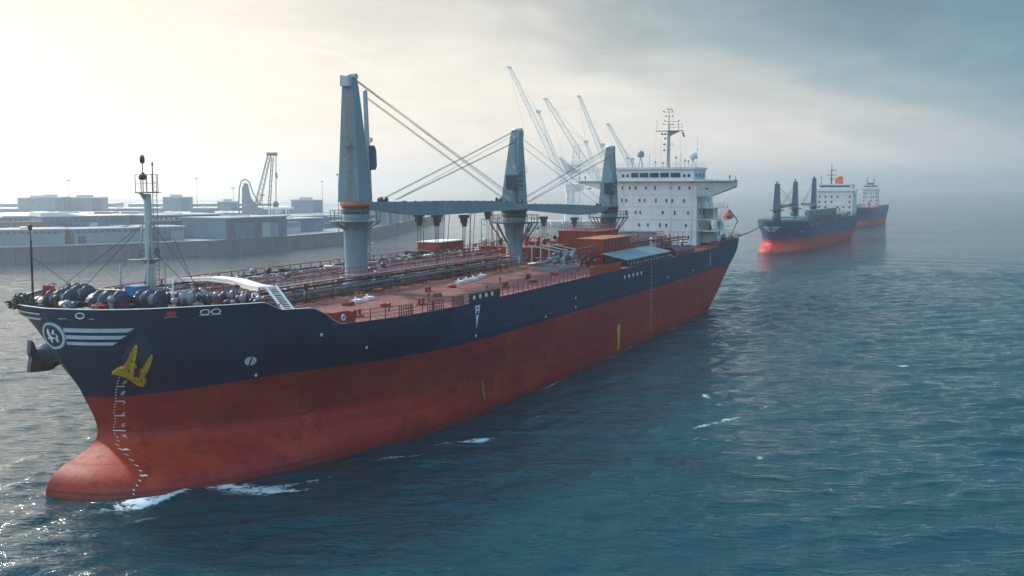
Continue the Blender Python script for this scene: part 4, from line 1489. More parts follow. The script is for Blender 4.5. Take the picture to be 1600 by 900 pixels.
# ================================================================ deck cranes
def deck_crane(s0, rad0, rad1, zr, ztop_, boomdir, boomlen, boom_t, wtop, wbot, ringr, cabz, band, top_tilt, boom_up=0.0, drop=.8):
    """pedestal > tower, platform, cab, boom, cables ..."""
    mb = MB()
    zb = MD
    mb.rev((s0, 0, zb), [(rad0 + .35, 0), (rad0 + .3, .5), (rad0, .9), (rad0, (zr - zb) * .45), (rad1 * .5 + rad0 * .5, (zr - zb) * .72), (rad1, zr - zb - 1.5), (rad1, zr - zb - .9)], 28)
    ped = mb.build('deck_crane', M['crane'], ship)
    mb = MB()
    mb.rev((s0, 0, zr - .92), [(rad1 + .02, 0), (rad1 + .10, .1), (rad1 + .10, .5), (rad1 + .02, .9)], 28)
    for k in range(4):
        mb.torus((s0, 0, zr - .8 + k * .22), rad1 + .10, .06, 28, 5)
    mb.build('slewing_neck', M['cranedk'], ped)
    mb = MB()
    mb.rev((s0, 0, zr), [(rad1 + .22, 0), (rad1 + .28, .08), (rad1 + .28, .42), (rad1 + .2, .5)], 28)
    mb.build('slewing_ring', M['bandorange' if band else 'cranedk'], ped)
    # tower: tapered box with a raked back, plus a slim side mast
    mb = MB()
    z0, z1 = zr + .5, ztop_
    d = boomdir
    wb, wt_ = wbot / 2, wtop / 2

    def sec(z, sl, sr, tt):
        return [(s0 + sl, -tt, z), (s0 + sr, -tt, z), (s0 + sr, tt, z), (s0 + sl, tt, z)]
    lean = -d * top_tilt
    secs = []
    for u_ in (0, .12, .45, .75, .93, 1.0):
        z = z0 + (z1 - z0) * u_
        back = -d * (wb - (wb * .12) * u_) + lean * u_ * .0
        front = d * (wb * (1 - u_) + (wt_ * 2 - wb * .88) * u_ * 1.0)
        if u_ > .9:
            front -= d * (u_ - .9) * 4.0 * wt_
        tt = 1.55 * (1 - u_) + .75 * u_
        sl, sr = min(back, front), max(back, front)
        if sr - sl < .5:
            sr = sl + .5
        secs.append(sec(z, sl, sr, tt))
    vs = [p for s_ in secs for p in s_]
    fs = [(3, 2, 1, 0), tuple(len(vs) - 4 + i for i in range(4))]
    for k in range(len(secs) - 1):
        for i in range(4):
            fs.append((k * 4 + i, k * 4 + (i + 1) % 4, k * 4 + 4 + (i + 1) % 4, k * 4 + 4 + i))
    mb.add(vs, fs)
    tower = mb.build('tower', M['crane'], ped)
    # slim side mast in front of the tower
    mb = MB()
    zf = z0 + (z1 - z0) * .90
    ptop = (s0 + d * (wb * .55), .9, zf)
    mb.bar((s0 + d * (wb + .05), 1.1, z0 + .5), (s0 + d * (wb * .62 + .25), .9, zf), .35, .75, .35, .45, up=(1, 0, 0))
    mb.rev((s0 + d * (wb * .62 + .25), .9, zf), [(.0, -.2), (.26, -.18), (.26, .18), (0, .2)], 12, axis=1)
    mb.build('tower_mast', M['cranelt' if band else 'crane'], ped)
    mb = MB()
    tb = -d * (wb * .9)
    mb.box((s0 + tb + (-d) * .25, 0, z1 - .4), (.9, 1.2, 1.3))
    mb.tube((s0 + tb + d * .7, -.9, z1 + .2), (s0 + tb + d * .7, .9, z1 + .2), .35, n=12)
    mb.build('tower_head', M['cranelt'], ped)
    # platform ring with rails and brackets
    mb = MB()
    zp = zr - 1.9
    mb.rev((s0, 0, zp), [(rad1, -.12), (ringr, 0), (ringr, .12), (rad1, .14)], 24, smooth=False)
    ang = np.linspace(0, 2 * math.pi, 17)
    mb.rail([(s0 + (ringr - .08) * math.cos(a_), (ringr - .08) * math.sin(a_), zp + .12) for a_ in ang], 1.25, .9, .035, 2, .04)
    for a_ in np.linspace(.3, 2 * math.pi + .3, 9)[:-1]:
        mb.bar((s0 + (ringr - .2) * math.cos(a_), (ringr - .2) * math.sin(a_), zp - .05), (s0 + rad1 * .9 * math.cos(a_), rad1 * .9 * math.sin(a_), zp - (1.0 if band else 3.2)), .13, .2)
    mb.build('platform', M['steel' if band else 'cranedk'], ped)
    mb = MB()
    la = s0 + rad0 + .55
    mb.ladder((la, .5, MD), (la, .5, zp), .6, (0, 1, 0), .045, .45)
    mb.torus((la + .3, .5, zp - 2.9), .55, .04, 12, 4)
    mb.torus((la + .3, .5, zp - 4.2), .55, .04, 12, 4)
    for dz_ in (0, 1.0):
        mb.tube((la, -.2, zp - 5.2 + dz_), (la + 1.2, -.2, zp - 5.2 + dz_), .05, n=5)
    mb.span((la - .2, -.3, zp - 5.3), (la + 1.3, 1.1, zp - 5.2))
    # ladder up the back of the tower
    bx = s0 - d * (wb + .25)
    mb.ladder((bx, .3, z0), (bx, .3, z1 - 1.6), .45, (0, 1, 0), .035, .5)
    for zz in np.arange(z0 + 1, z1 - 2, 1.4):
        mb.torus((bx - d * .28, .3, zz), .34, .03, 10, 4)
    mb.span((bx - d * .75, -.4, cabz + 2.9), (bx, 1.0, cabz + 3.0))
    mb.rail([(bx - d * .7, -.35, cabz + 3.0), (bx - d * .7, .95, cabz + 3.0)], 1.1, .5, .03, 3)
    mb.build('crane_ladder', M['steel'], ped)
    # cab
    mb = MB()
    cx0 = s0 + d * (wb * .95)
    ct = 1.55 if not band else .6
    cw = 2.0 if not band else 1.05
    prof = [(cx0, cabz + 3.0), (cx0 + d * cw * .55, cabz + 3.05), (cx0 + d * cw, cabz + 2.5), (cx0 + d * (cw + .12), cabz + .5), (cx0 + d * cw * .8, cabz), (cx0, cabz)]
    mb.prism([(a_, ct - 1.2, b_) for a_, b_ in prof], (0, 2.2, 0))
    cab_ = mb.build('cab', M['cab'], ped)
    mb = MB()
    for z_ in (.35, 1.15, 1.95):
        if band:
            continue
        mb.span((cx0 + d * .15, ct + 1.0, cabz + z_ + .08), (cx0 + d * (cw - .2), ct + 1.04, cabz + z_ + .6))
    mb.span((cx0 + d * (cw + .06), ct - 1.0, cabz + .6), (cx0 + d * (cw + .16), ct + .8, cabz + 2.3))
    mb.build('cab_window', M['glass'], cab_)
    mb = MB()
    for z_ in ((.25, 1.05, 1.85) if not band else ()):
        mb.span((cx0 + d * .05, ct + 1.0, cabz + z_), (cx0 + d * (cw + .05), ct + 1.06, cabz + z_ + .10))
    mb.bar((cx0, ct, cabz + 3.3), (cx0 + d * 1.4, ct, cabz + 3.5), .12, .12)
    mb.box((cx0 + d * 1.5, ct, cabz + 3.8), (.25, .25, .5))
    mb.tube((cx0 + d * .9, ct, cabz + 3.0), (cx0 + d * .9, ct, cabz + 4.2), .04, n=5)
    mb.build('cab_guard', M['cranelt'], cab_)
    # boom: box girder, deeper about a third of the way out, tapering to both ends
    mb = MB()
    bz = zr + .15 + boom_up
    P0 = (s0 + d * (wb + .15), .2, bz)
    us = [0, .06, .22, .36, .6, 1.0]
    hs = [.7, 1.1, 1.75, 1.95, 1.65, .9]
    tip = None
    secs = []
    for u_, h_ in zip(us, hs):
        s_ = P0[0] + d * boomlen * u_
        t_ = P0[1] + (boom_t - P0[1]) * u_
        zt = bz + .35 + .18 * math.sin(u_ * 3.1) - drop * u_
        w_ = .55
        secs.append([(s_, t_ - w_, zt - h_), (s_, t_ + w_, zt - h_), (s_, t_ + w_, zt), (s_, t_ - w_, zt)])
        tip = (s_, t_, zt)
    vs = [p for s_ in secs for p in s_]
    fs = [(0, 1, 2, 3), tuple(len(vs) - 4 + i for i in (3, 2, 1, 0))]
    for k in range(len(secs) - 1):
        for i in range(4):
            fs.append((k * 4 + i, k * 4 + (i + 1) % 4, k * 4 + 4 + (i + 1) % 4, k * 4 + 4 + i))
    mb.add(vs, fs)
    boom = mb.build('boom', M['crane'], ped)
    mb = MB()
    for u_ in (.10, .985):
        s_ = P0[0] + d * boomlen * u_
        t_ = P0[1] + (boom_t - P0[1]) * u_
        mb.rev((s_, t_, bz + .62 - drop * u_), [(.1, -.5), (.42, -.45), (.42, -.3), (.3, -.25), (.3, .25), (.42, .3), (.42, .45), (.1, .5)], 12, axis=1)
        mb.box((s_, t_, bz + .35 - drop * u_), (1.0, .8, .35))
    # a walkway edge and small brackets on top of the boom
    for k in range(1, 12):
        u_ = .12 + .8 * k / 12
        s_ = P0[0] + d * boomlen * u_
        t_ = P0[1] + (boom_t - P0[1]) * u_ + .5
        mb.box((s_, t_, bz + .45 - drop * u_), (.3, .12, .22))
    mb.build('sheave', M['cranedk'], boom)
    # hoist blocks and falls
    for u_, dz_, ropes, drop in (((.40, -1.9, (-.55, .0, .5, 2.6, 4.2), 7.2), (.74, -1.3, (-.4, .5, 1.7), 7.2)) if abs(boomlen) > 30 else ((.45, -1.9, (-.4, .4), 7.0),)):
        s_ = P0[0] + d * boomlen * u_
        t_ = P0[1] + (boom_t - P0[1]) * u_
        zt = bz + dz_ - .2 * u_
        mb = MB()
        mb.box((s_, t_, zt + .25), (1.9, .9, .5))
        mb.box((s_, t_, zt - .35), (1.1, .7, .8))
        mb.box((s_ - d * .1, t_, zt - 1.0), (.7, .5, .6))
        blk = mb.build('hoist_block', M['cranedk'], boom)
        mb = MB()
        for k, ro in enumerate(ropes):
            zz = zt - 1.0 if abs(ro) < 1 else zt + .6
            mb.tube((s_ + ro * .9, t_, zz), (s_ + ro * .8, t_ - .1 * k, zt - drop), .045, n=5)
        mb.build('fall_wire', M['cable'], blk)
    # luffing ropes from the tower head to the boom tip
    mb = MB()
    hd = (s0 - d * (wb * .9) + d * .7, 0, z1 + .25)
    md_ = (s0 + d * (wb * .62 + .3), .9, zf - .6)
    for dt in (-.16, .16):
        mb.tube((hd[0], hd[1] + dt, hd[2]), (tip[0] - d * 1.0, tip[1] + dt, tip[2] + .45), .038, n=5)
        mb.tube((md_[0], md_[1] + dt * .8, md_[2]), (tip[0] - d * boomlen * .12, tip[1] + dt, tip[2] + .3), .038, n=5)
    mb.tube((hd[0], .5, hd[2] - .3), (tip[0] - d * 3.0, tip[1] + .5, tip[2] + .2), .03, n=4)
    mb.build('luffing_wire', M['cable'], ped)
    return ped


deck_crane(47.0, 1.42, 1.62, 23.7, 39.3, 1, 43.5, 2.6, 1.2, 3.05, 3.2, 28.2, True, .6)
deck_crane(95.0, 1.35, 2.0, 22.0, 35.3, -1, 37.0, -1.9, 1.6, 4.3, 4.2, 25.6, False, .3, 1.2, -.35)
deck_crane(143.0, 1.55, 1.9, 21.6, 34.2, -1, 42.0, -1.2, 1.5, 3.9, 4.2, 24.6, False, .3, 0.0, -1.1)
mb = MB()
mb.tube((95.8, 0, 34.9), (139.5, .8, 22.6), .038, n=5)
mb.tube((96.5, 0, 33.4), (135, .8, 22.4), .038, n=5)
mb.build('stay_wire', M['cable'], ship)

# ================================================================ deck structures
def housing(name, a_, b_, mat, roofmat=None, ribs=0, railing=False, label=None):
    mb = MB()
    mb.span(a_, b_)
    for k in range(ribs):
        s_ = a_[0] + (b_[0] - a_[0]) * (k + .5) / ribs
        mb.span((s_ - .06, b_[1], a_[2]), (s_ + .06, b_[1] + .10, b_[2] - .1))
    nt = int(abs(b_[1] - a_[1]) / 1.4)
    if ribs:
        for k in range(nt):
            t_ = a_[1] + (b_[1] - a_[1]) * (k + .5) / nt
            mb.span((a_[0] - .10, t_ - .05, a_[2]), (a_[0], t_ + .05, b_[2] - .1))
    o = mb.build(name, mat, ship, label)
    if roofmat is not None:
        mb = MB()
        mb.span((a_[0] - .15, a_[1] - .15, b_[2] + .003), (b_[0] + .15, b_[1] + .15, b_[2] + .16))
        mb.build('roof', roofmat, o)
    if railing:
        mb = MB()
        z_ = b_[2] + .16
        mb.rail([(a_[0], a_[1], z_), (b_[0], a_[1], z_), (b_[0], b_[1], z_), (a_[0], b_[1], z_), (a_[0], a_[1], z_)], 1.0, 1.6, .035, 2)
        mb.build('railing', M['red'], o)
    return o


housing('deck_house', (100.0, 9.3, MD), (114.5, 14.0, 17.3), M['redbox'], M['orange'], 8, label='red deck house with an orange-brown top')
housing('deck_house', (112.5, 1.0, MD), (125.0, 8.2, 18.0), M['redbox'], M['redbox'], 8, True, label='taller red deck house further aft')
housing('deck_house', (84.5, -12.5, MD), (93.0, -8.5, 17.1), M['red'], M['whitetrim'], 0, label='small red deck house beyond the pipes')
housing('deck_house', (79.0, -11.8, MD), (83.2, -9.5, 16.0), M['pipedark'], None, 5)
housing('hatch_trunk', (100, -9, MD), (132, 3, 15.6), M['redbox'], M['pipered'], 14, True)
housing('deck_store', (128, 4, MD), (150, 10, 15.6), M['pipered'], M['pipedark'], 9, True)
# long canopy, pale blue-green, over a dark pipe tunnel
mb = MB()
mb.prism([(98.5, 14.9, MD), (98.5, 18.6, MD), (98.5, 18.6, 14.1), (98.5, 14.9, 14.9)], (27, 0, 0))
tun = mb.build('pipe_tunnel', M['black'], ship)
mb = MB()
mb.prism([(98.2, 14.6, 15.02), (98.2, 18.9, 14.12), (98.2, 18.9, 14.25), (98.2, 14.6, 15.18)], (26, 0, 0))
for k in range(25):
    mb.bar((98.6 + k * 1.05, 14.6, 15.2), (98.6 + k * 1.05, 18.9, 14.27), .10, .06)
mb.build('canopy', M['teal'], tun)
mb = MB()
for k in range(14):
    mb = MB()
    s_ = 99.0 + k * 1.9
    mb.tube((s_, 18.75, MD), (s_, 18.75, 14.1), .08, n=6)
    mb.rev((s_ + .9, 18.8, MD + .3), [(.02, -.1), (.28, -.05), (.28, .15), (.05, .2)], 9, axis=1)
    mb.build('canopy_post', M['steel'], tun)
mb = MB()
mb.prism([(127, 17.0, MD + .1), (127, 19.2, MD + .1), (127, 19.2, 14.0), (127, 18.2, 14.7), (127, 17.0, 14.4)], (13, 0, 0))
mb.build('covered_gangway', M['navy'], ship)
mb = MB()
mb.path([(93, 12.2, 16.1), (128, 13.8, 16.0), (150, 14.8, 15.7)], .18, 6)
mb.path([(93, 12.8, 15.6), (128, 14.4, 15.5), (150, 15.2, 15.2)], .12, 6)
for s_ in np.arange(94, 150, 3):
    t_ = 12.5 + (s_ - 93) * .04
    mb.tube((s_, t_, MD), (s_, t_, 16.8), .06, n=5)
mb.build('side_pipe_rack', M['pipered'], ship)
for k in range(26):
    s_, t_ = r_.uniform(124, 157), r_.uniform(-12, 16)
    h_ = r_.uniform(1.2, 2.6)
    mb = MB()
    mb.tube((s_, t_, MD), (s_, t_, MD + h_), .2, n=7)
    mb.rev((s_, t_, MD + h_), [(.35, -.05), (.45, .2), (.25, .5)], 9)
    if k % 3 == 0:
        mb.box((s_ + .8, t_, MD + h_ * .4), (1.2, .9, h_ * .8))
    mb.build('air_vent', M[['pipegrey', 'pipered', 'whitetrim', 'black'][k % 4]], ship)
# manifold amidships: grey blue valves, hoses and drip pans
mb = MB()
mb.span((82.0, 9.0, MD), (91.0, 13.2, MD + .55))
man = mb.build('manifold_platform', M['steel'], ship)
for k in range(9):
    s_ = 82.6 + k * .95
    mb = MB()
    h_ = 2.3 + .5 * math.sin(k * 2.1)
    mb.path([(s_, 8.0, 14.2), (s_, 11.2, 14.2 + h_ * .2), (s_, 12.2, MD + h_), (s_, 12.9, MD + h_)], .26, 9)
    mb.rev((s_, 12.9, MD + h_), [(.1, 0), (.45, .02), (.45, .22), (.15, .25)], 12, axis=1)
    mb.torus((s_, 11.6, MD + h_ + .5), .35, .05, 10, 4)
    mb.tube((s_, 11.6, MD + h_ - .5), (s_, 11.6, MD + h_ + .5), .07, n=6)
    mb.build('manifold_valve', M[['pipegrey', 'navy', 'cranelt', 'steel'][k % 4]], man)
mb = MB()
for s_ in (83, 86.5, 90):
    mb.bar((s_, 8.4, MD), (s_, 8.4, 17.2), .16, .16)
    mb.bar((s_, 8.4, 17.1), (s_, 13.0, 16.3), .14, .14)
mb.rail([(82.5, 13.3, MD + .5), (91, 13.3, MD + .5)], 1.1, 1.1, .04, 2)
mb.build('manifold_frame', M['cranelt'], man)
# dense gear between the pipe racks and the deck houses
for k in range(36):
    s_, t_ = r_.uniform(92, 100) if k % 2 else r_.uniform(114, 150), r_.uniform(4, 14) if k % 2 else r_.uniform(9, 16)
    h_ = r_.uniform(.7, 2.0)
    mb = MB()
    mb.tube((s_, t_, MD), (s_, t_, MD + h_), .16, n=7)
    mb.rev((s_, t_, MD + h_ * .6), [(.32, 0), (.34, .25), (.15, .4)], 9)
    mb.path([(s_, t_ - 1.2, MD + .3), (s_, t_ - 1.2, MD + h_), (s_ + .8, t_ + 1.0, MD + h_)], .1, 6)
    mb.build('valve', M[['pipered', 'steel', 'pipedark', 'red', 'pipegrey', 'black'][k % 6]], ship)
for s_, t_, h_ in ((93.5, 8, 4.6), (79, 5, 3.2), (98, -7.5, 6.5), (101, -6, 7.6), (103.5, -8, 9.8), (106, -5, 6.0), (108, -9, 9.2), (111, -6, 7.0), (114, -9.5, 5.2), (99.5, -10.5, 8.6), (117, -7, 4.6), (120, -9, 6.2), (124, -8, 4.8), (105, -11, 7.2)):
    mb = MB()
    mb.tube((s_, t_, MD), (s_, t_, MD + h_), .11, .07, n=6)
    if h_ > 6:
        mb.path([(s_, t_, MD + h_), (s_ + 1.2, t_, MD + h_ + .1), (s_ + 1.4, t_, MD + h_ - .4)], .06, 5)
    else:
        mb.rev((s_, t_, MD + h_), [(.1, -.1), (.35, .1), (.3, .45), (.08, .6)], 8)
    mb.bar((s_ - .5, t_, MD + h_ * .6), (s_ + .5, t_, MD + h_ * .6), .1, .1)
    mb.build('vent_post', M[['steel', 'black', 'pipegrey', 'red'][int(s_) % 4]], ship)
for k in range(30):
    s_, t_ = 97 + 30 * r_.random(), r_.uniform(-8.5, 2.5)
    mb = MB()
    h_ = r_.uniform(.5, 1.6)
    mb.rev((s_, t_, 15.75), [(.25, 0), (.25, h_ * .5), (.42, h_ * .6), (.35, h_ * .9), (.1, h_)], 8)
    mb.path([(s_ - .8, t_, 15.9), (s_ - .8, t_, 15.9 + h_ * .6), (s_ + .6, t_, 15.9 + h_ * .6)], .10, 5)
    mb.build('valve', M[['pipered', 'pipegrey', 'red', 'pipedark', 'pipepale'][k % 5]], ship)

# ================================================================ accommodation block
HS0, HS1, HT0, HT1 = 162.0, 176.0, -8.5, 14.0
tx = lambda px: -3.7 + (px - 970) * .1475
mb = MB()
mb.span((HS0, HT0, MD), (HS1, HT1, 27.4))
for z_ in (24.4, 21.75, 18.95, 16.3):
    mb.span((HS0 - .10, HT0 - .06, z_), (HS1 + .05, HT1 + .10, z_ + .14))
house = mb.build('superstructure', M['white'], ship)
rows = [(25.9, [973.6, 985.3, 994.7, 1010.7, 1025.3, 1049.5, 1063, 1078.4]), (23.1, [972.8, 979.8, 1001, 1009, 1027, 1043, 1052.4, 1070.3]),
        (20.4, [979.3, 995, 1002.4, 1038, 1056.4, 1077]), (17.6, [1000.7, 1014.7, 1033.7, 1043.5, 1074]), (15.0, [1043.5, 1050, 1062, 1078])]
wins = [(z_, tx(p)) for z_, ps in rows for p in ps] + [(z_, t_) for z_ in (25.9, 23.1, 20.4, 17.6) for t_ in (-5.2, -7.0)]
for k, (z_, t_) in enumerate(wins):
    mb = MB()
    w_, h_ = (.40, .72) if k % 4 else (.36, .95)
    mb.span((HS0 - .06, t_ - w_ / 2, z_ - h_ / 2), (HS0 - .02, t_ + w_ / 2, z_ + h_ / 2))
    wn = mb.build('window', M['glass'], house)
    mb = MB()
    for a_, b_ in (((-.07, -.06), (-1, 1)), ):
        pass
    for sg in (-1, 1):
        mb.span((HS0 - .09, t_ + sg * w_ / 2, z_ - h_ / 2 - .05), (HS0 - .003, t_ + sg * (w_ / 2 + .06), z_ + h_ / 2 + .05))
        mb.span((HS0 - .09, t_ - w_ / 2, z_ + sg * h_ / 2), (HS0 - .003, t_ + w_ / 2, z_ + sg * (h_ / 2 + .05)))
    mb.build('window_frame', M['white'], wn)
for z_ in (25.9, 23.1, 20.4, 17.6):
    for s_ in (165, 168.5, 172):
        mb = MB()
        mb.span((s_ - .3, HT1 + .02, z_ - .38), (s_ + .3, HT1 + .06, z_ + .38))
        mb.build('window', M['glass'], house)
# vertical trunking and pipes on the front
mb = MB()
for t_ in (-3.0, 8.1, 12.9):
    mb.tube((HS0 - .12, t_, MD), (HS0 - .12, t_, 27.3), .07, n=6)
mb.ladder((HS0 - .25, -4.2, 14), (HS0 - .25, -4.2, 24), .5, (0, 1, 0), .04)
mb.build('downpipe', M['whitetrim'], house)
# blue streaked lower front shield
mb = MB()
mb.prism([(HS0 - 2.2, -4.0, MD + .6), (HS0 - 2.2, 5.2, MD + .6), (HS0 - 1.9, 4.6, MD + 2.9), (HS0 - 1.9, -3.4, MD + 3.0)], (.12, 0, 0))
mb.span((HS0 - 2.1, -3.6, MD + 2.9), (HS0 - .1, 4.8, MD + 3.0))
mb.build('cargo_office', M['teal'], house)
mb = MB()
for k in range(7):
    mb.span((HS0 - 2.3, -3.3 + k * 1.25, MD + .9), (HS0 - 2.21, -2.5 + k * 1.25, MD + 1.6))
mb.build('office_window', M['navy'], house)
# bridge
mb = MB()
mb.span((HS0 - .9, -6.0, 27.5), (HS1 - 4, HT1 - .6, 30.0))
mb.span((HS0 - 1.3, -6.5, 30.0), (HS1 - 4, HT1 - .2, 30.5))
mb.span((HS0 - 1.3, HT0 - 5.1, 27.38), (HS0 + 3.0, 22.3, 27.55))
brd = mb.build('bridge', M['white'], ship)
for a_, b_ in ((989, 1001), (1003, 1016.5), (1018.5, 1032.5), (1035, 1048.5), (1051, 1066)):
    mb = MB()
    mb.span((HS0 - .96, tx(a_), 28.25), (HS0 - .91, tx(b_), 29.25))
    wn = mb.build('bridge_window', M['bglass'], brd)
    mb = MB()
    mb.bar((HS0 - .98, (tx(a_) + tx(b_)) / 2, 28.35), (HS0 - .98, tx(b_) - .3, 29.05), .03, .04)
    mb.build('wiper', M['black'], wn)
for a_, b_ in ((974.5, 978), (981.5, 985), (1070, 1074), (1077, 1081)):
    mb = MB()
    mb.span((HS0 - .96, tx(a_), 28.3), (HS0 - .91, tx(b_), 28.95))
    mb.build('bridge_window', M['glass'], brd)
for k in range(3):
    mb = MB()
    mb.span((HS0 + .5 + k * 3, HT1 - .58, 28.3), (HS0 + 2.7 + k * 3, HT1 - .54, 29.2))
    mb.build('bridge_window', M['bglass'], brd)
for sg, t0_, t1_2 in ((1, HT1, 22.3), (-1, HT0, -13.6)):
    mb = MB()
    # solid wing with a raked underside
    pr = [(HS0 - .6, t0_, 27.6), (HS0 - .6, t1_2, 27.6), (HS0 - .6, t1_2, 26.1 if sg > 0 else 27.0), (HS0 - .6, t0_ + sg * 3.2, 24.15 if sg > 0 else 26.4), (HS0 - .6, t0_, 24.0 if sg > 0 else 25.6)]
    mb.prism(pr, (3.2, 0, 0))
    mb.span((HS0 - .75, t0_, 27.55), (HS0 + 2.75, t1_2 + sg * .1, 27.72))
    wg = mb.build('bridge_wing', M['cranelt'] if sg > 0 else M['white'], ship, 'port bridge wing' if sg > 0 else 'starboard bridge wing')
    mb = MB()
    mb.span((HS0 - .68, t0_ + sg * 2.0, 25.6), (HS0 - .60, t0_ + sg * 2.7, 25.9))
    mb.build('wing_light', M['black'], wg)
    mb = MB()
    mb.tube((HS0 + .4, t1_2 - sg * 1.2, 27.7), (HS0 + .4, t1_2 - sg * 1.2, 28.4), .10, n=7)
    mb.rev((HS0 + .4, t1_2 - sg * 1.2, 28.2), [(.14, 0), (.22, .2), (.14, .45)], 8)
    mb.path([(HS0 + .2, t1_2 - sg * .1, 27.6), (HS0 + .2, t1_2 + sg * .2, 28.2), (HS0 + .2, t1_2 - sg * .1, 28.5)], .06, 5)
    mb.build('searchlight', M['black'], wg)
    mb = MB()
    for k in range(4):
        mb.tube((HS0 + .2, t0_ + sg * (1 + k * 1.1), 27.1), (HS0 + .2, t0_ + sg * (1 + k * 1.1), 27.95), .05, n=5)
    mb.build('wing_post', M['steel'], wg)
# monkey island rails, aerials, radomes
zt = 30.5
mb = MB()
mb.rail([(HS0 - 1.1, -6.3, zt), (HS0 - 1.1, HT1 - .4, zt), (HS1 - 4.2, HT1 - .4, zt)], 1.05, 1.2, .03, 3)
mb.build('roof_railing', M['whitetrim'], brd)
for t_, h_, tw_ in ((-2.5, 2.2, 1), (-1.2, 1.4, 0), (2.8, 3.0, 0), (4.1, 1.2, 1), (8.9, 2.2, 1), (10.0, 3.1, 0), (10.9, 1.6, 1), (11.7, 1.4, 1), (12.6, 1.7, 1), (5.9, 1.0, 1), (0.9, 1.8, 0)):
    mb = MB()
    mb.tube((HS0 + 1, t_, zt), (HS0 + 1, t_, zt + h_), .05, n=5)
    if tw_:
        mb.rev((HS0 + 1, t_, zt + h_ - .3), [(.05, 0), (.24, .1), (.26, .35), (.08, .5)], 8)
    mb.build('aerial', M['steel'], brd)
for t_, h_, rr_ in ((0.9, 2.3, .78), (13.0, 1.8, .88)):
    mb = MB()
    mb.tube((HS0 + .4, t_ - .5, zt), (HS0 + .4, t_, zt + h_), .09, n=6)
    mb.tube((HS0 + .4, t_ + .5, zt), (HS0 + .4, t_, zt + h_), .09, n=6)
    mb.rev((HS0 + .4, t_, zt + h_), [(.3, -.1), (rr_, .1), (rr_, .75), (rr_ * .85, 1.15), (rr_ * .5, 1.4), (.04, 1.5)], 16)
    mb.build('radome', M['teal' if t_ < 5 else 'white'], brd)
mb = MB()
mb.tube((HS0 + 1, 13.6, zt), (HS0 + 1, 13.7, zt + 7.2), .025, n=4)
mb.tube((HS0 + 1, 13.65, zt + 3.5), (HS0 + 1, 13.65, zt + 4.2), .07, n=5)
mb.build('whip_aerial', M['steel'], brd)
# main mast
MT, MS = 7.0, HS0 + 1.5
mb = MB()
mb.rev((MS, MT, zt), [(.42, 0), (.36, 5), (.28, 8.2)], 14)
mb.tube((MS, MT, zt + 8), (MS, MT, zt + 13.3), .16, .09, n=8)
mm = mb.build('main_mast', M['cranelt'], ship)
mb = MB()
mb.span((MS - .6, MT - 2.9, zt + 8.0), (MS + .6, MT + 3.3, zt + 8.14))
mb.rail([(MS - .6, MT + .4, zt + 8.14), (MS - .6, MT + 3.2, zt + 8.14)], 1.3, .9, .04, 2)
mb.prism([(MS - .1, MT + .3, zt + 6.9), (MS - .1, MT + .3, zt + 8.0), (MS - .1, MT + 2.6, zt + 8.0)], (.2, 0, 0))
for z_, a_, b_ in ((9.4, -1.2, .8), (10.1, -.9, 2.2), (11.2, -.7, .9), (12.2, -1.2, .8), (12.7, -.3, .6)):
    mb.tube((MS, MT + a_, zt + z_ + .1), (MS, MT + b_, zt + z_), .05, n=5)
    mb.box((MS, MT + a_, zt + z_ + .2), (.25, .25, .3))
    mb.box((MS, MT + b_, zt + z_ + .15), (.25, .25, .3))
mb.tube((MS, MT + 2.2, zt + 8.2), (MS, MT + 2.2, zt + 10.2), .05, n=5)
mb.build('yardarm', M['steel'], mm)
for k, (dt, z_) in enumerate(((-1.4, 7.2), (-.7, 7.2), (-.7, 6.2), (-.9, 4.9), (-.9, 3.6))):
    mb = MB()
    mb.rev((MS - .4, MT + dt, zt + z_), [(.18, 0), (.22, .2), (.16, .42)], 8)
    mb.bar((MS - .2, MT + dt, zt + z_ + .1), (MS, MT, zt + z_ + .1), .06, .06)
    mb.build('signal_lamp', M['black'], mm)
mb = MB()
mb.path([(MS - .3, MT - 2.8, zt + 8.1), (MS - .3, MT - 2.6, zt + 9.2), (MS - .3, MT - 2.75, zt + 10.6)], .04, 4)
for t_ in (MT - 2.9, MT - 1.7, MT + 2.8):
    mb.tube((MS, t_, zt + 8), (MS, t_ * .98, zt), .018, n=4)
mb.torus((MS, MT + .8, zt + 5.0), .3, .04, 10, 4, axis=0)
mb.ladder((MS - .45, MT, zt), (MS - .4, MT, zt + 8), .4, (0, 1, 0), .03)
mb.build('halyard', M['steel'], mm)
mb = MB()
mb.add([(MS, MT + 3.0, zt + 7.9), (MS, MT + 3.4, zt + 7.7), (MS + .1, MT + 3.75, zt + 6.6), (MS, MT + 3.35, zt + 6.7)], [(0, 1, 2, 3)])
mb.prism([(MS, MT + 3.0, zt + 7.8), (MS, MT + 3.3, zt + 7.6), (MS, MT + 3.6, zt + 6.6), (MS, MT + 3.3, zt + 6.7)], (.03, 0, 0))
mb.build('flag', M['flagred'], mm)
# funnel behind the bridge
mb = MB()
mb.prism([(177.5, -2.2, MD + .4), (182, -2.0, MD + .4), (182, 2.0, MD + .4), (177.5, 2.2, MD + .4)], (0, 0, 14.2))
mb.rev((180, 0, 27.6), [(.5, 0), (.5, 1.1), (.4, 1.1)], 12)
mb.build('funnel', M['cab'], house)
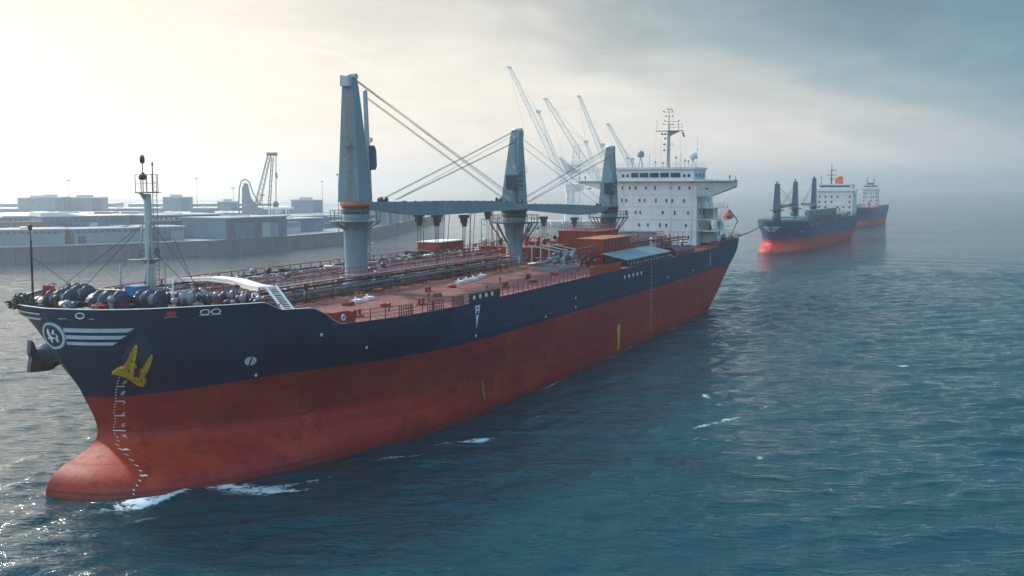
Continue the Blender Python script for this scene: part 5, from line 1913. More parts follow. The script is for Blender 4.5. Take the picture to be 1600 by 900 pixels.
# after decks, port side: stepped galleries with rails and ladders
for z_, t1_3, s1_3 in ((24.1, 15.6, 171.5), (21.4, 17.6, 174), (18.8, 17.6, 176.5), (16.3, 18.4, 179.5)):
    mb = MB()
    mb.span((HS0 + 1.2, HT1 + .1, z_), (s1_3, t1_3, z_ + .14))
    mb.span((HS1, -8, z_), (s1_3 + 2, HT1 + .1, z_ + .14))
    pts = [(HS0 + 1.2, t1_3 - .05, z_ + .14), (s1_3, t1_3 - .05, z_ + .14)]
    mb.rail(pts, 1.1, 1.5, .035, 3)
    for s_ in np.arange(HS0 + 2, s1_3, 3.2):
        mb.tube((s_, t1_3 - .1, z_ - 2.6), (s_, t1_3 - .1, z_), .07, n=5)
    mb.build('side_gallery', M['whitetrim'], house)
mb = MB()
mb.ladder((HS0 + .8, HT1 + .9, 15.3), (HS0 + .8, HT1 + .9, 24.2), 1.1, (1, 0, 0), .05, .5)
mb.ladder((HS0 + 6.0, 16.8, 16.4), (HS0 + 9.0, 16.8, 18.9), .7, (0, 1, 0), .05, .4)
mb.ladder((HS0 + 6.0, 16.0, 21.4), (HS0 + 3.0, 16.0, 24.1), .7, (0, 1, 0), .05, .4)
mb.build('side_ladder', M['steel'], house)
mb = MB()
mb.span((HS0 + 4, 14.2, MD + .5), (HS0 + 10, 17.0, 16.2))
mb.span((HS0 + 6.5, 14.2, 18.9), (HS0 + 11.0, 16.0, 21.3))
mb.rev((HS0 + 11.8, 16.5, 16.4), [(.7, 0), (.7, 1.6), (.5, 1.9)], 14)
mb.build('deck_store', M['cranelt'], house)
for k in range(18):
    s_, t_ = r_.uniform(165, 181), r_.uniform(14.5, 18.6)
    z_ = (MD + .6, 16.4, 18.9)[k % 3] if t_ < 17.3 and s_ < 175 else MD + .7
    h_ = r_.uniform(.6, 1.6)
    mb = MB()
    mb.rev((s_, t_, z_), [(.25, 0), (.25, h_ * .6), (.38, h_ * .7), (.1, h_)], 8)
    if k % 2:
        mb.box((s_ + .6, t_, z_ + .4), (.7, .6, .8))
    mb.build('air_vent', M[['whitetrim', 'steel', 'black', 'navy'][k % 4]], ship)
mb = MB()
mb.path([(182.4, 17.0, MD + .8), (183.2, 18.6, 18.2), (178.4, 17.6, 20.8)], .12, 6)
mb.path([(182.4, 13.0, MD + .8), (183.2, 14.6, 18.2), (178.4, 13.6, 20.8)], .12, 6)
mb.bar((182.4, 13.0, 16.2), (182.4, 17.0, 16.2), .2, .2)
mb.build('lifeboat_davit', M['black'], ship)
# navy poop bulwark clutter
mb = MB()
mb.span((163, 17.0, MD + .1), (181, 19.2, MD + 1.0))
mb.build('poop_coaming', M['navy'], ship)

# lifeboat hanging at the quarter: a thing of its own
lb_base = Vector((178.8, 17.2, 18.4))


def ship_world(s_, t_, z_):
    return (O1[0] + s_ * math.sin(TH1) + t_ * math.cos(TH1), O1[1] + s_ * math.cos(TH1) - t_ * math.sin(TH1), z_)


lb = thing('lifeboat', 'small orange enclosed lifeboat hanging at the stern of the large ship, beside the white house', 'lifeboat',
           ship_world(*lb_base), math.pi / 2 - TH1)
mb = MB()
prof = []
for i in range(15):
    x = -2.9 + 5.8 * i / 14
    w_ = 1.15 * (1 - abs(x / 3.0) ** 2.6)
    prof.append((x, max(.05, w_)))
vs, n = [], 14
for x, w_ in prof:
    for j in range(n):
        a_ = 2 * math.pi * j / n
        vs.append((x, w_ * math.cos(a_), .95 + (1.0 if math.sin(a_) > 0 else .95) * w_ / 1.15 * math.sin(a_) * .95))
mb.add(vs, [(i * n + j, i * n + (j + 1) % n, (i + 1) * n + (j + 1) % n, (i + 1) * n + j) for i in range(14) for j in range(n)], True)
mb.build('hull', M['lifeorange'], lb)
mb = MB()
mb.rev((.6, 0, 1.75), [(.6, 0), (.5, .4), (.1, .5)], 12)
mb.build('hatch', M['lifeorange'], lb)
mb = MB()
for x in (-1.9, 1.9):
    mb.tube((x, 0, 1.3), (x, 0, 2.6), .05, n=5)
mb.bar((-2.2, 0, 2.5), (.2, 0, 3.6), .14, .18)
mb.build('lifting_hook', M['flagred'], lb)


# ================================================================ hawser between the ships
def cable_sag(a_, b_, sag, r, n=24):
    mb = MB(ship=False)
    pts = []
    for i in range(n + 1):
        u_ = i / n
        pts.append((a_[0] + (b_[0] - a_[0]) * u_, a_[1] + (b_[1] - a_[1]) * u_, a_[2] + (b_[2] - a_[2]) * u_ - 4 * sag * u_ * (1 - u_)))
    mb.path(pts, r, 6)
    return mb


SH2 = dict(o=(102.0, 405.0), th=R(27.0))
th2 = SH2['th']


def w2s(s_, t_, z_, o, th):
    return (o[0] + s_ * math.sin(th) + t_ * math.cos(th), o[1] + s_ * math.cos(th) - t_ * math.sin(th), z_)


hw = cable_sag(ship_world(181.5, 19.3, 14.6), w2s(1.0, -3.0, 11.6, SH2['o'], th2), .5, .16).build('hawser', M['cable'])
hw['label'] = 'dark towing rope running from the large ship\'s stern to the bow of the second ship'
hw['category'] = 'rope'


# ================================================================ following ships
def far_ship(o, th, label, sx, st, sz, hmat, zf, towers, hs, cargo=True, second=True, hwf=1.0):
    shp = thing('cargo_ship', label, 'ship', (o[0], o[1], 0), math.pi / 2 - th, 'ships in the convoy')
    mb = MB()
    A2 = np.unique(np.concatenate([np.linspace(0, 30, 26), np.linspace(30, 148, 20), np.linspace(148, 209, 22)]))
    zt_ = lambda s_: float(np.interp(s_, [0, 22, 24, 160, 184], [14.1, 13.4, 13.1, 13.0, 13.6]))
    # finer bow: blend station half-breadths by narrowing st near the stem
    loft(mb, sx, st, sz, zt_, A2, 24)
    mb.build('hull', hmat, shp)
    dz_ = 12.7 * sz
    mb = MB()
    o_ = [(s_ * sx, (ht(s_, 13.0) - .1) * st) for s_ in np.linspace(.5, 182, 50)]
    mb.add([(a_, b_ * sg, dz_) for a_, b_ in o_ for sg in (-1, 1)], [(2 * i, 2 * i + 1, 2 * i + 3, 2 * i + 2) for i in range(49)])
    mb.build('deck', M['deck'], shp)
    mb = MB()
    for sg in (1, -1):
        mb.rail([(s_ * sx, (ht(s_, 13.0) - .2) * st * sg, dz_) for s_ in (2, 6, 12, 20, 40, 80, 120, 160, 180)], 1.5, 3.5, .08, 2, .1)
    mb.build('railing', M['cranedk'], shp)
    hw_ = 20 * st
    rr = random.Random(int(o[0]))
    if cargo:
        mb = MB()
        mb.span((18, -hw_ * .7, dz_), (30, hw_ * .7, dz_ + 1.6))
        mb.span((36, -hw_ * .72, dz_), (hs - 38, hw_ * .72, dz_ + 2.2))
        mb.span((36, hw_ * .60, dz_ + 2.2), (hs - 40, hw_ * .72, dz_ + 5.0))
        for s_ in np.arange(38, hs - 42, 3.0):
            mb.span((s_, hw_ * .72, dz_), (s_ + .3, hw_ * .76, dz_ + 4.8))
        mb.build('hatch_coaming', M['crane'], shp)
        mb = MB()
        mb.span((50, hw_ * .725, dz_ + 1.0), (hs - 48, hw_ * .78, dz_ + 2.6))  # solid dark strip imitating a line of shade along the hatch side
        mb.build('hatch_painted_shade', M['cranedk'], shp)
        for k in range(3):
            s_ = hs - 34 + k * 11
            mb = MB()
            mb.span((s_, -hw_ * .7, dz_), (s_ + 9.5, hw_ * .7, dz_ + 1.9))
            mb.build('hatch_cover', M['cranelt'] if k % 2 else M['pipered'], shp)
    for k, (s_, zt2, wd) in enumerate(towers):
        mb = MB()
        mb.rev((s_, 0, dz_), [(wd * .55, 0), (wd * .5, 6)], 14)
        mb.bar((s_, 0, dz_ + 5.5), (s_, 0, zt2), wd, wd * .8, wd * .72, wd * .5, up=(0, 1, 0))
        mb.bar((s_ - 1.2, 0, dz_ + 6), (s_ - .6, 0, zt2 + 1.0), .5, .5)
        tw = mb.build('deck_crane', M['cab'] if second else M['crane'], shp)
        mb = MB()
        mb.rev((s_, 0, dz_ + 5.2), [(wd * .6, 0), (wd * .95, .1), (wd * .95, .5), (wd * .6, .6)], 14)
        mb.build('platform', M['cranedk'], tw)
        mb = MB()
        e = (s_ + 30, 1.0, dz_ + 7.5) if k == 0 else (s_ - 32, 1.0, dz_ + 7.2)
        mb.bar((s_, .5, dz_ + 6.6), e, .9, 1.1)
        mb.build('boom', M['crane'] if k else M['cranedk'], tw)
        mb = MB()
        mb.tube((s_, 0, zt2 - .5), e, .09, n=4)
        mb.tube((s_, 0, zt2 - 2.5), (e[0] * .9 + s_ * .1, e[1], e[2]), .07, n=4)
        mb.build('luffing_wire', M['cable'], tw)
    # house
    hh = dz_ + 13.0
    hw_ *= hwf
    mb = MB()
    mb.span((hs, -hw_ * .82, dz_), (hs + 13, hw_ * .84, hh))
    for k in range(1, 5):
        mb.span((hs - .25, -hw_ * .86, dz_ + k * 2.7), (hs + 13.2, hw_ * .9, dz_ + k * 2.7 + .2))
    mb.span((hs - 1, -hw_ * 1.02, hh - .3), (hs + 4, hw_ * 1.02, hh + .9))
    hse = mb.build('superstructure', M['white'], shp)
    for r__ in range(4):
        for k in range(6):
            if rr.random() < .25:
                continue
            mb = MB()
            t_ = -hw_ * .7 + k * hw_ * .28
            z_ = dz_ + 1.7 + r__ * 2.7
            mb.span((hs - .12, t_ - .45, z_ - .5), (hs - .04, t_ + .45, z_ + .5))
            mb.build('window', M['glass'], hse)
    mb = MB()
    mb.span((hs - .2, -hw_ * .78, hh + .9), (hs + 9, hw_ * .78, hh + 3.4))
    br = mb.build('bridge', M['white'], shp)
    mb = MB()
    mb.span((hs - .32, -hw_ * .7, hh + 1.8), (hs - .22, hw_ * .7, hh + 2.7))
    mb.build('bridge_window', M['bglass'], br)
    if second:
        mb = MB()
        mb.tube((hs + 1, -2, hh + 3.4), (hs + 1, -2, hh + 14), .35, .14, n=8)
        mb.bar((hs + 1, -4.5, hh + 8), (hs + 1, 0.5, hh + 8), .2, .3)
        mb.bar((hs + 1, -3.5, hh + 10), (hs + 1, .5, hh + 10.6), .2, .3)
        mb.box((hs + 1, -2, hh + 6), (.6, 2.4, .4))
        mb.tube((hs + 1, -7, hh + 3), (hs + 1, -7, hh + 8), .1, n=5)
        mb.build('main_mast', M['cable'], hse)
        mb = MB()
        mb.prism([(hs + 7, -1.2, hh + 3.2), (hs + 11, -1.0, hh + 3.2), (hs + 11, 2.2, hh + 3.2), (hs + 7, 2.4, hh + 3.2)], (.4, 0, 3.2))
        mb.rev((hs + 9, .8, hh + 6.4), [(1.5, 0), (1.4, .8), (.9, 1.1)], 14)
        mb.build('funnel', M['bandorange'], hse)
        # white chevron mark on the stem
        mb = MB()
        def bp_(u_, z_, sd=1):
            s_, t_ = ha(abs(u_) * 1.6, z_)
            return ((s_ - .35) * sx, (t_ + .12) * st * sd, z_ * sz)
        for sd in (1, -1):
            for (a0, a1, z0_, z1_) in ((0.2, 4.4, 11.7, 11.3), (.5, 3.4, 10.9, 10.5), (.3, 2.0, 10.1, 9.6)):
                for i in range(6):
                    p = [bp_(a0 + (a1 - a0) * j / 6 * (1 if q_ else .9), z_, sd) for j in (i, i + 1) for q_, z_ in ((1, z0_), (0, z1_))]
                    mb.add(p, [(0, 1, 3, 2)])
        mb.build('hull_marking', M['mark'], shp)
        mb = MB()
        for s_, z_ in ((21, 9.2), (24, 8.9), (33, 11.6), (42, 11.9)):
            p = hp(s_, z_, .1)
            mb.box((p[0] * sx, p[1] * st + .15, p[2] * sz), (1.2, .1, .5))
        mb.build('hull_outlet', M['mark'], shp)
    else:
        mb = MB()
        for t_ in (-2.5, 2.5):
            mb.tube((hs + 2, t_, hh + 3.4), (hs + 2, t_, hh + 9.5), .25, .12, n=6)
            mb.bar((hs + 2, t_ - 1, hh + 7), (hs + 2, t_ + 1, hh + 7), .2, .25)
        mb.build('main_mast', M['cable'], hse)
        mb = MB()
        mb.span((hs + 7, -3, hh), (hs + 11, 1.5, hh + 5))
        mb.build('funnel', M['cab'], hse)
    for k in range(16 if second else 6):
        mb = MB()
        s_, t_ = rr.uniform(5, hs - 5), rr.uniform(-.6, .8) * hw_
        h_ = rr.uniform(1.5, 5)
        mb.tube((s_, t_, dz_), (s_, t_, dz_ + h_), .25, n=6)
        mb.box((s_, t_, dz_ + h_), (.9, .9, .7))
        mb.build('air_vent', M[['crane', 'cranelt', 'black', 'pipered'][k % 4]], shp)
    return shp


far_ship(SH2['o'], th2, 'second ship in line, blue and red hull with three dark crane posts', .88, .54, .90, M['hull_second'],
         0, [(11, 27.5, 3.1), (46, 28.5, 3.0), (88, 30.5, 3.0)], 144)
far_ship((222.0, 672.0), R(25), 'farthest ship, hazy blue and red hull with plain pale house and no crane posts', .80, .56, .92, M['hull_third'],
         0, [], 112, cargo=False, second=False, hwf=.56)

# ================================================================ harbour terminal
mb = MB(ship=False)
edge = [(-420, 235), (-330, 262), (-250, 303), (-206, 328), (-174, 347), (-153, 360), (-131, 379), (-112, 397), (-93, 432), (-79, 469), (-72, 505), (-68, 543), (-62, 640), (-57, 761), (-60, 900), (-90, 1200), (-1800, 3000), (-2600, 2400), (-2600, 700), (-1200, 300)]
nE = len(edge)
mb.add([(x, y, 5.5) for x, y in edge], [tuple(range(nE))])
land = mb.build('terminal_ground', M['concrete'], kind='structure')
mb = MB(ship=False)
vs = [(x, y, -2) for x, y in edge] + [(x, y, 5.46) for x, y in edge]
mb.add(vs, [(i, i + 1, i + 1 + nE, i + nE) for i in range(nE - 1)])
for i in range(nE - 6):
    a_, b_ = edge[i], edge[i + 1]
    mb.bar((a_[0], a_[1], 5.62), (b_[0], b_[1], 5.62), .7, .3)
    k = int(math.dist(a_, b_) / 7)
    for j in range(k):
        u_ = (j + .5) / k
        x, y = a_[0] + (b_[0] - a_[0]) * u_, a_[1] + (b_[1] - a_[1]) * u_
        nx_, ny_ = (b_[1] - a_[1]), -(b_[0] - a_[0])
        ln = math.hypot(nx_, ny_)
        mb.box((x + nx_ / ln * .25, y + ny_ / ln * .25, 2.4), (.45, .45, 5.6))
quay = mb.build('quay_wall', M['quayface'])
quay['label'] = 'long dark blue-grey quay wall rising from the water below the terminal sheds'
quay['category'] = 'quay wall'

walls = [M['wallblue'], M['wallgrey'], M['walldark']]
roofs = [M['roof'], M['roofgrey'], M['roofpale']]
rs = random.Random(21)


def shed(x0, y0, x1, y1, depth, h, label, wm=0, rm=0, bays=None, curve=False):
    cx, cy = (x0 + x1) / 2, (y0 + y1) / 2
    an = math.atan2(y1 - y0, x1 - x0)
    ln = math.dist((x0, y0), (x1, y1))
    t_ = thing('warehouse', label, 'warehouse', (cx, cy, 5.5), an, 'sheds on the harbour terminal')
    mb = MB(ship=False)
    mb.span((-ln / 2, 0, .0), (ln / 2, depth, h))
    wl = mb.build('wall', walls[wm], t_)
    mb = MB(ship=False)
    if curve:
        n_ = 16
        prof_ = [(-ln / 2 - .4 + (ln + .8) * i / n_, h + .12 + 1.1 * math.sin(i / n_ * 5.2 + 1.0)) for i in range(n_ + 1)]
        top = [(a_, -.5, b_ + .35) for a_, b_ in prof_]
        bot = [(a_, -.5, h - .05) for a_, b_ in prof_]
        top = [(a_, b_, max(c_, h + .2)) for a_, b_, c_ in top]
        mb.prism(top + bot[::-1], (0, depth + 1, 0))
    else:
        mb.span((-ln / 2 - .5, -.6, h + .01), (ln / 2 + .5, depth + .6, h + .45))
        k = max(1, int(ln / 24))
        for i in range(k):
            mb.box((-ln / 2 + ln * (i + .5) / k, depth * .5, h + .65), (2.2, depth * .6, .5))
    mb.build('roof', roofs[rm], t_)
    b_ = bays or max(2, int(ln / 5))
    mb = MB(ship=False)
    for i in range(int(ln / 2.2)):
        x_ = -ln / 2 + .6 + i * 2.2
        mb.span((x_, -.10, h * .80), (x_ + 1.3, -.04, h * .92))
    mb.span((-ln / 2 + .5, -.10, h * .775), (ln / 2 - .5, -.04, h * .805))
    mb.build('window_band', M['walldark'] if wm != 2 else M['roofgrey'], wl)
    for i in range(b_):
        if rs.random() < .35:
            continue
        x_ = -ln / 2 + ln * (i + .5) / b_
        w_ = ln / b_ * rs.choice((.82, .9, .55))
        mb = MB(ship=False)
        mb.span((x_ - w_ / 2, -.12, .1), (x_ + w_ / 2, -.03, h * rs.choice((.74, .74, .55))))
        mb.build('door', rs.choice((walls[0], walls[1], walls[2], walls[2], M['roofgrey'], M['walldark'])), wl)
    return t_


L_ = [
    (-252, 318, -214, 337, 20, 6.2, 'pale-roofed blue shed on the quay at the far left edge of the picture', 0, 0, False),
    (-212, 345, -186, 357, 20, 6.6, 'low blue shed on the quay left of the dark bow pole', 2, 0, False),
    (-184, 356, -160.5, 367.5, 24, 5.4, 'low grey-blue shed on the quay directly behind the dark bow pole', 1, 1, False),
    (-158.5, 371, -128, 400, 24, 5.2, 'long low grey shed at the quay edge behind the white foremast', 1, 1, False),
    (-176, 384, -150, 402, 22, 9.6, 'taller bright blue shed with a curved white roof left of the foremast', 0, 2, True),
    (-226, 365, -192, 386, 26, 9.2, 'blue shed with a wavy pale roof behind the bow pole', 0, 2, True),
    (-146, 408, -122, 432, 20, 9.2, 'blue shed with big dark doors right behind the foremast top', 2, 0, False),
    (-268, 362, -238, 384, 26, 9.8, 'blue shed with a curved roof beyond the far left quay sheds', 0, 0, True),
    (-113, 405, -96, 437, 24, 8.2, 'square dark blue shed between the foremast and the tall front crane', 0, 1, False),
    (-106, 455, -90, 488, 20, 6.0, 'low blue shed just left of the tall front crane', 0, 0, False),
    (-246, 450, -196, 478, 36, 7.4, 'broad flat pale-roofed warehouse in the second row at the left', 1, 2, False),
    (-190, 452, -152, 478, 36, 7.0, 'broad grey-roofed warehouse in the second row behind the foremast', 1, 0, False),
    (-150, 470, -120, 500, 36, 5.5, 'flat warehouse with a dark face in the second row right of the foremast', 2, 2, False),
    (-330, 470, -260, 500, 40, 6.5, 'very long pale-roofed warehouse at the left edge, second row', 1, 0, False),
    (-300, 560, -215, 590, 44, 5.5, 'long flat warehouse in the third row at the left', 1, 2, False),
    (-205, 575, -150, 600, 44, 5.5, 'long flat warehouse in the third row left of the harbour crane', 0, 0, False),
    (-112, 548, -88, 585, 30, 5.0, 'small blue warehouse right of the harbour crane', 0, 1, False),
    (-390, 680, -290, 705, 50, 6.0, 'hazy long warehouse in the fourth row at the left', 1, 2, False),
    (-280, 690, -200, 715, 50, 6.0, 'hazy long warehouse in the fourth row in the middle', 1, 0, False),
    (-186, 700, -142, 722, 50, 6.5, 'hazy pale block right of the harbour crane', 1, 2, False),
    (-73, 560, -65, 590, 10, 9.5, 'pale block near the point of the terminal right of the tall front crane', 1, 1, False),
    (-84, 520, -74, 556, 10, 5.5, 'low blue shed right of the tall front crane, at the water', 0, 1, False),
    (-66, 622, -61, 668, 8, 5.0, 'last low shed toward the point of the terminal', 1, 0, False),
    (-460, 820, -330, 850, 60, 7.0, 'faint long warehouse far back at the left', 1, 2, False),
    (-310, 830, -200, 856, 60, 7.0, 'faint long warehouse far back behind the foremast', 1, 2, False),
]
for a_ in L_:
    shed(a_[0], a_[1], a_[2], a_[3], a_[4], a_[5], a_[6], a_[7], a_[8], curve=a_[9])
for i, (x0, x1, y, h, lab) in enumerate(((-312, -288, 650, 13.5, 'faint pale tall block at the left, first of the far skyline'), (-297, -280, 640, 14.2, 'faint pale tall block at the left, in the middle of its cluster'),
                                    (-284, -262, 655, 13.8, 'faint pale tall block nearest the foremast, at the right end of its cluster'), (-224, -208, 660, 14, 'faint pale tall block just right of the foremast head'),
                                    (-192, -180, 670, 11, 'faint low pale block left of the harbour crane'), (-146, -126, 680, 12, 'pale square block between the harbour crane and the tall front crane'))):
    t_ = thing('storage_block', lab, 'building', ((x0 + x1) / 2, y, 5.5), R(8), 'tall pale blocks on the skyline')
    mb = MB(ship=False)
    w_ = x1 - x0
    mb.span((-w_ / 2, 0, 0), (w_ / 2, 16, h))
    mb.build('wall', M['wallgrey'], t_)
    mb = MB(ship=False)
    mb.span((-w_ / 2 - .3, -.3, h + .01), (w_ / 2 + .3, 16.3, h + .6))
    mb.span((-w_ / 4, 4, h + .6), (w_ / 6, 9, h + 2.0))
    mb.build('roof', M['roof'], t_)
    mb = MB(ship=False)
    mb.span((w_ * .22, -.1, .2), (w_ / 2 - .2, -.03, h - .6))
    mb.build('door', M['wallblue'], t_)

# rows of stacked containers
cc = [paint('container_blue', (.03, .13, .28), .6, .4, .2), paint('container_grey', (.22, .30, .38), .6, .4, .2), paint('container_dark', (.02, .07, .14), .6, .4, .2), paint('container_pale', (.50, .52, .52), .6, .4, .12), paint('container_rust', (.20, .10, .08), .6, .4, .2)]
for k, (x, y, a_) in enumerate(((-238, 345, .6), (-214, 362, .6), (-190, 374, .55), (-166, 376, .55), (-124, 442, .8), (-104, 446, 1.1), (-260, 410, .6), (-232, 420, .6), (-206, 428, .6), (-180, 434, .6), (-150, 440, .6),
                               (-98, 500, 1.1), (-92, 520, 1.1), (-290, 440, .5), (-240, 520, .4), (-210, 532, .4), (-176, 540, .4), (-120, 590, .6), (-78, 600, 1.3), (-270, 640, .3), (-230, 655, .3), (-104, 630, .8), (-320, 420, .6), (-74, 640, 1.4))):
    t_ = thing('container_stack', 'hazy row of stacked blue and grey containers among the terminal sheds', 'containers', (x, y, 5.5), a_, 'container rows on the terminal')
    for i in range(rs.choice((2, 3, 3))):
        for j in range(rs.choice((1, 2, 2, 3))):
            mb = MB(ship=False)
            x0 = -19 + i * 12.9
            mb.span((x0, 0, j * 2.65 + .003), (x0 + 12.2, 2.5, j * 2.65 + 2.6))
            for q_ in range(13):
                mb.span((x0 + .4 + q_ * .92, -.06, j * 2.65 + .2), (x0 + .75 + q_ * .92, 0, j * 2.65 + 2.4))
            mb.build('container', rs.choice(cc), t_)

# trucks-sized hard-standing strips and lamp posts on the terminal
for k, (x, y, h) in enumerate(((-262, 470, 22), (-224, 520, 24), (-108, 445, 17), (-70.5, 500, 18), (-196, 640, 26), (-78, 462, 26), (-160, 590, 20), (-118, 640, 24))):
    t_ = thing('light_mast', ['slim light mast over the second row of sheds at the far left', 'slim light mast above the far sheds, left of the foremast', 'slim light mast by the dark square shed', 'slim light mast at the water right of the tall front crane',
                              'slim light mast far back, right of the foremast', 'tallest slim light mast right of the tall front crane, over the boom', 'slim light mast left of the harbour crane', 'slim light mast right of the harbour crane'][k], 'light mast', (x, y, 5.5), 0, 'light masts on the terminal')
    mb = MB(ship=False)
    mb.tube((0, 0, 0), (0, 0, h), .22, .10, n=6)
    mb.build('pole', M['harbour'], t_)
    mb = MB(ship=False)
    mb.box((0, 0, h + .2), (1.8, .5, .5))
    mb.build('lamp_head', M['harbourdk'], t_)


def lattice(mb, p, q_, w0, w1, n, r=.16, flat=False):
    P, Q = Vector(p), Vector(q_)
    d = (Q - P).normalized()
    side = d.cross(Vector((0, 1, 0)))
    if side.length < .1:
        side = Vector((1, 0, 0))
    side.normalize()
    up = side.cross(d).normalized()
    def c4(u_):
        c_ = P.lerp(Q, u_)
        w_ = w0 + (w1 - w0) * u_
        return [c_ + side * (i * w_ / 2) + up * (j * w_ / 2) for i, j in ((-1, -1), (1, -1), (1, 1), (-1, 1))]
    prev = c4(0)
    for k in range(1, n + 1):
        cur = c4(k / n)
        for i in range(4):
            mb.tube(prev[i], cur[i], r, n=4, caps=False)
            mb.tube(prev[i], cur[(i + 1) % 4], r * .6, n=4, caps=False)
            mb.tube(cur[i], cur[(i + 1) % 4], r * .6, n=4, caps=False)
        prev = cur


# harbour crane with a bowed tower and a steep jib
hc = thing('harbour_crane', 'blue-grey harbour crane with hooped tower and steep lattice jib among the sheds at the left', 'crane', (-140, 560, 5.5))
mb = MB(ship=False)
mb.prism([(-6.5, -1.5, 0), (3.5, -1.5, 0), (5.0, -1.5, 9), (1.0, -1.5, 10), (-2.6, -1.5, 15.0), (-4.0, -1.5, 22.5), (-5.4, -1.5, 23), (-6.6, -1.5, 20), (-6.9, -1.5, 8)], (0, 3, 0))
for k in range(6):
    mb.box((-3.0, 0, 1.5 + k * 2.2), (7.5, 3.4, .25))
mb.build('tower', M['harbour'], hc)
mb = MB(ship=False)
mb.path([(-8.6, 0, 0), (-8.9, 0, 12), (-8.4, 0, 20), (-7.2, 0, 24.0), (-5.0, 0, 25.0), (-3.0, 0, 23.6), (-1.0, 0, 17.5), (2.0, 0, 12)], .35, 6)
mb.build('hoop', M['harbourdk'], hc)
mb = MB(ship=False)
lattice(mb, (1.2, 0, 11), (8.3, 0, 38), 2.6, 1.5, 10, .17)
lattice(mb, (7.5, 0, 9), (10.0, 0, 37), 1.2, 1.0, 10, .14)
mb.span((7.0, -.8, 37.6), (12.6, .8, 39.4))
mb.build('jib', M['harbourdk'], hc)
mb = MB(ship=False)
mb.tube((11.6, 0, 38), (11.2, 0, 13), .14, n=4)
mb.tube((12.1, 0, 38), (11.6, 0, 13), .14, n=4)
mb.rev((11.2, 0, 9.0), [(.4, 0), (1.6, 1.2), (1.7, 2.6), (.6, 4.2)], 10)
mb.box((11.9, 0, 27), (1.0, .8, 3.0))
mb.build('hoist', M['harbourdk'], hc)
mb = MB(ship=False)
mb.span((-10, -5, 0), (8, 5, 1.2))
for x in (-9, 7):
    for y in (-4.5, 4.5):
        mb.box((x, y, 1.2), (2.2, 1.4, 2.4))
mb.build('base', M['harbour'], hc)
# white gantry-like frame among the sheds
gf = thing('loading_gantry', 'small white loading gantry among the sheds right of the harbour crane', 'gantry', (-118, 520, 5.5))
mb = MB(ship=False)
for x in (-5, 5):
    for y in (-3, 3):
        mb.bar((x, y, 0), (x * .85, y, 9.5), .7, .7)
mb.build('leg', M['whitetrim'], gf)
mb = MB(ship=False)
mb.span((-7, -3.3, 9.5), (7, 3.3, 10.6))
mb.span((-2, -2, 7.6), (1.2, 2, 9.5))
mb.build('beam', M['whitetrim'], gf)

# pier and the tall luffing cranes beyond the large ship
mb = MB(ship=False)
mb.span((0, 694, -2), (130, 716, 3.2))
for k in range(16):
    mb.tube((2 + k * 8.2, 692.6, -3), (2 + k * 8.2, 692.6, 3.6), .8, n=8)
pier = mb.build('pier', M['roof'])
pier['label'] = 'pale hazy pier carrying the tall cranes, seen beyond the large ship\'s deck'
pier['category'] = 'pier'


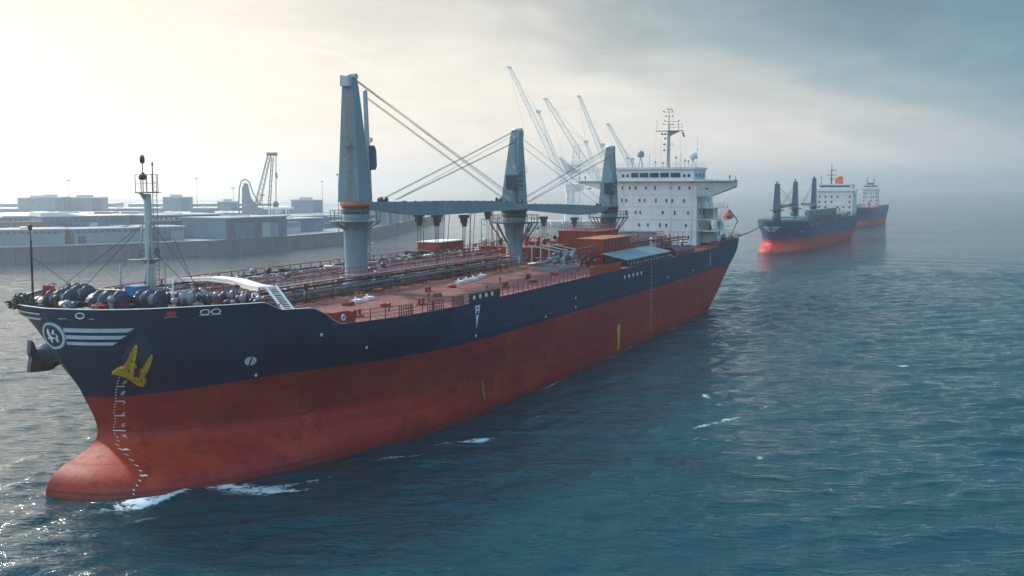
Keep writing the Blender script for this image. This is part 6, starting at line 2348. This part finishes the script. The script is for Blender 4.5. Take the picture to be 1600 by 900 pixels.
def luffing_crane(x, y, zped, jib0, jib1, back, label, wj=(3.6, 1.6), house=True, wped=8.0, z0=3.2, head=None):
    c_ = thing('luffing_crane', label, 'crane', (x, y, z0), 0, 'tall cranes beyond the ship')
    mb = MB(ship=False)
    if house:
        mb.prism([(-wped / 2, -3.5, 0), (wped / 2, -3.5, 0), (wped * .33, -3.5, zped), (-wped * .33, -3.5, zped)], (0, 7, 0))
        for k in range(1, 4):
            mb.box((0, 0, zped * k / 4), (wped * .92, 7.4, .3))
    else:
        lattice(mb, (0, 0, 0), (0, 0, zped), wped * .6, wped * .45, 9, .22)
    mb.build('pedestal', M['hazesteel'], c_)
    mb = MB(ship=False)
    mb.span((-wped * .45, -4, zped), (wped * .8, 4, zped + 5.0))
    mb.span((wped * .3, -3, zped + 1), (wped * 1.1, 3, zped + 4))
    mb.build('machine_house', M['hazesteel'], c_)
    mb = MB(ship=False)
    lattice(mb, jib0, jib1, wj[0], wj[1], 22, .20)
    mb.box((jib1[0] - .6, 0, jib1[2] + .2), (2.6, 1.6, 1.2))
    mb.build('jib', M['hazesteel'], c_)
    mb = MB(ship=False)
    lattice(mb, (jib0[0] + 1, 0, zped + 4), back, 3.0, 1.2, 7, .2)
    mb.box((back[0], 0, back[2]), (3.4, 2.2, 1.8))
    mb.build('back_frame', M['hazesteel'], c_)
    mb = MB(ship=False)
    J = Vector(jib0).lerp(Vector(jib1), .72)
    mb.tube(back, J, .16, n=4)
    mb.tube((back[0], .8, back[2] - 2), Vector(jib0).lerp(Vector(jib1), .5), .14, n=4)
    mb.tube(back, jib1, .12, n=4)
    mb.tube((jib1[0] - .6, 0, jib1[2]), (jib1[0] + (jib0[0] - jib1[0]) * .55 - 4, 0, jib1[2] * .35), .10, n=4)
    mb.build('hoist_wire', M['hazesteel'], c_)
    return c_


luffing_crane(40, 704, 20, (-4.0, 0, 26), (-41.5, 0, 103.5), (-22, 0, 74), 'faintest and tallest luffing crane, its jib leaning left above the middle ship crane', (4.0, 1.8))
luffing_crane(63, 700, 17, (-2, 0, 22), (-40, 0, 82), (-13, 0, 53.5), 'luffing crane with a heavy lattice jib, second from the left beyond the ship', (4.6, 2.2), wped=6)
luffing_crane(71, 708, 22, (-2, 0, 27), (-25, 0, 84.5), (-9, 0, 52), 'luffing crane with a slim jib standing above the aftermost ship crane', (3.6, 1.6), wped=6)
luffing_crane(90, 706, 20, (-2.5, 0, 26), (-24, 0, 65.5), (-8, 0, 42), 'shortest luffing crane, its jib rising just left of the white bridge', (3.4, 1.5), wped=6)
# lattice tower with a platform next to the first crane
lt = thing('lattice_tower', 'pale lattice tower crane with a long horizontal arm, between the two rear ship cranes', 'crane', (42, 690, 3.2))
mb = MB(ship=False)
lattice(mb, (0, 0, 0), (1, 0, 50), 7.5, 3.8, 14, .22)
mb.build('tower', M['hazesteel'], lt)
mb = MB(ship=False)
lattice(mb, (-3, 0, 33), (24, 0, 35), 2.4, 1.6, 9, .18)
mb.prism([(-5, -1, 31), (-11, -1, 43), (-9.5, -1, 43), (3, -1, 33)], (0, 2, 0))
mb.build('arm', M['hazesteel'], lt)
mb = MB(ship=False)
mb.span((-4, -3.5, 37), (5, 3.5, 38))
mb.rail([(-4, -3.5, 38), (5, -3.5, 38)], 2.0, 2, .12, 2)
mb.build('platform', M['hazesteel'], lt)
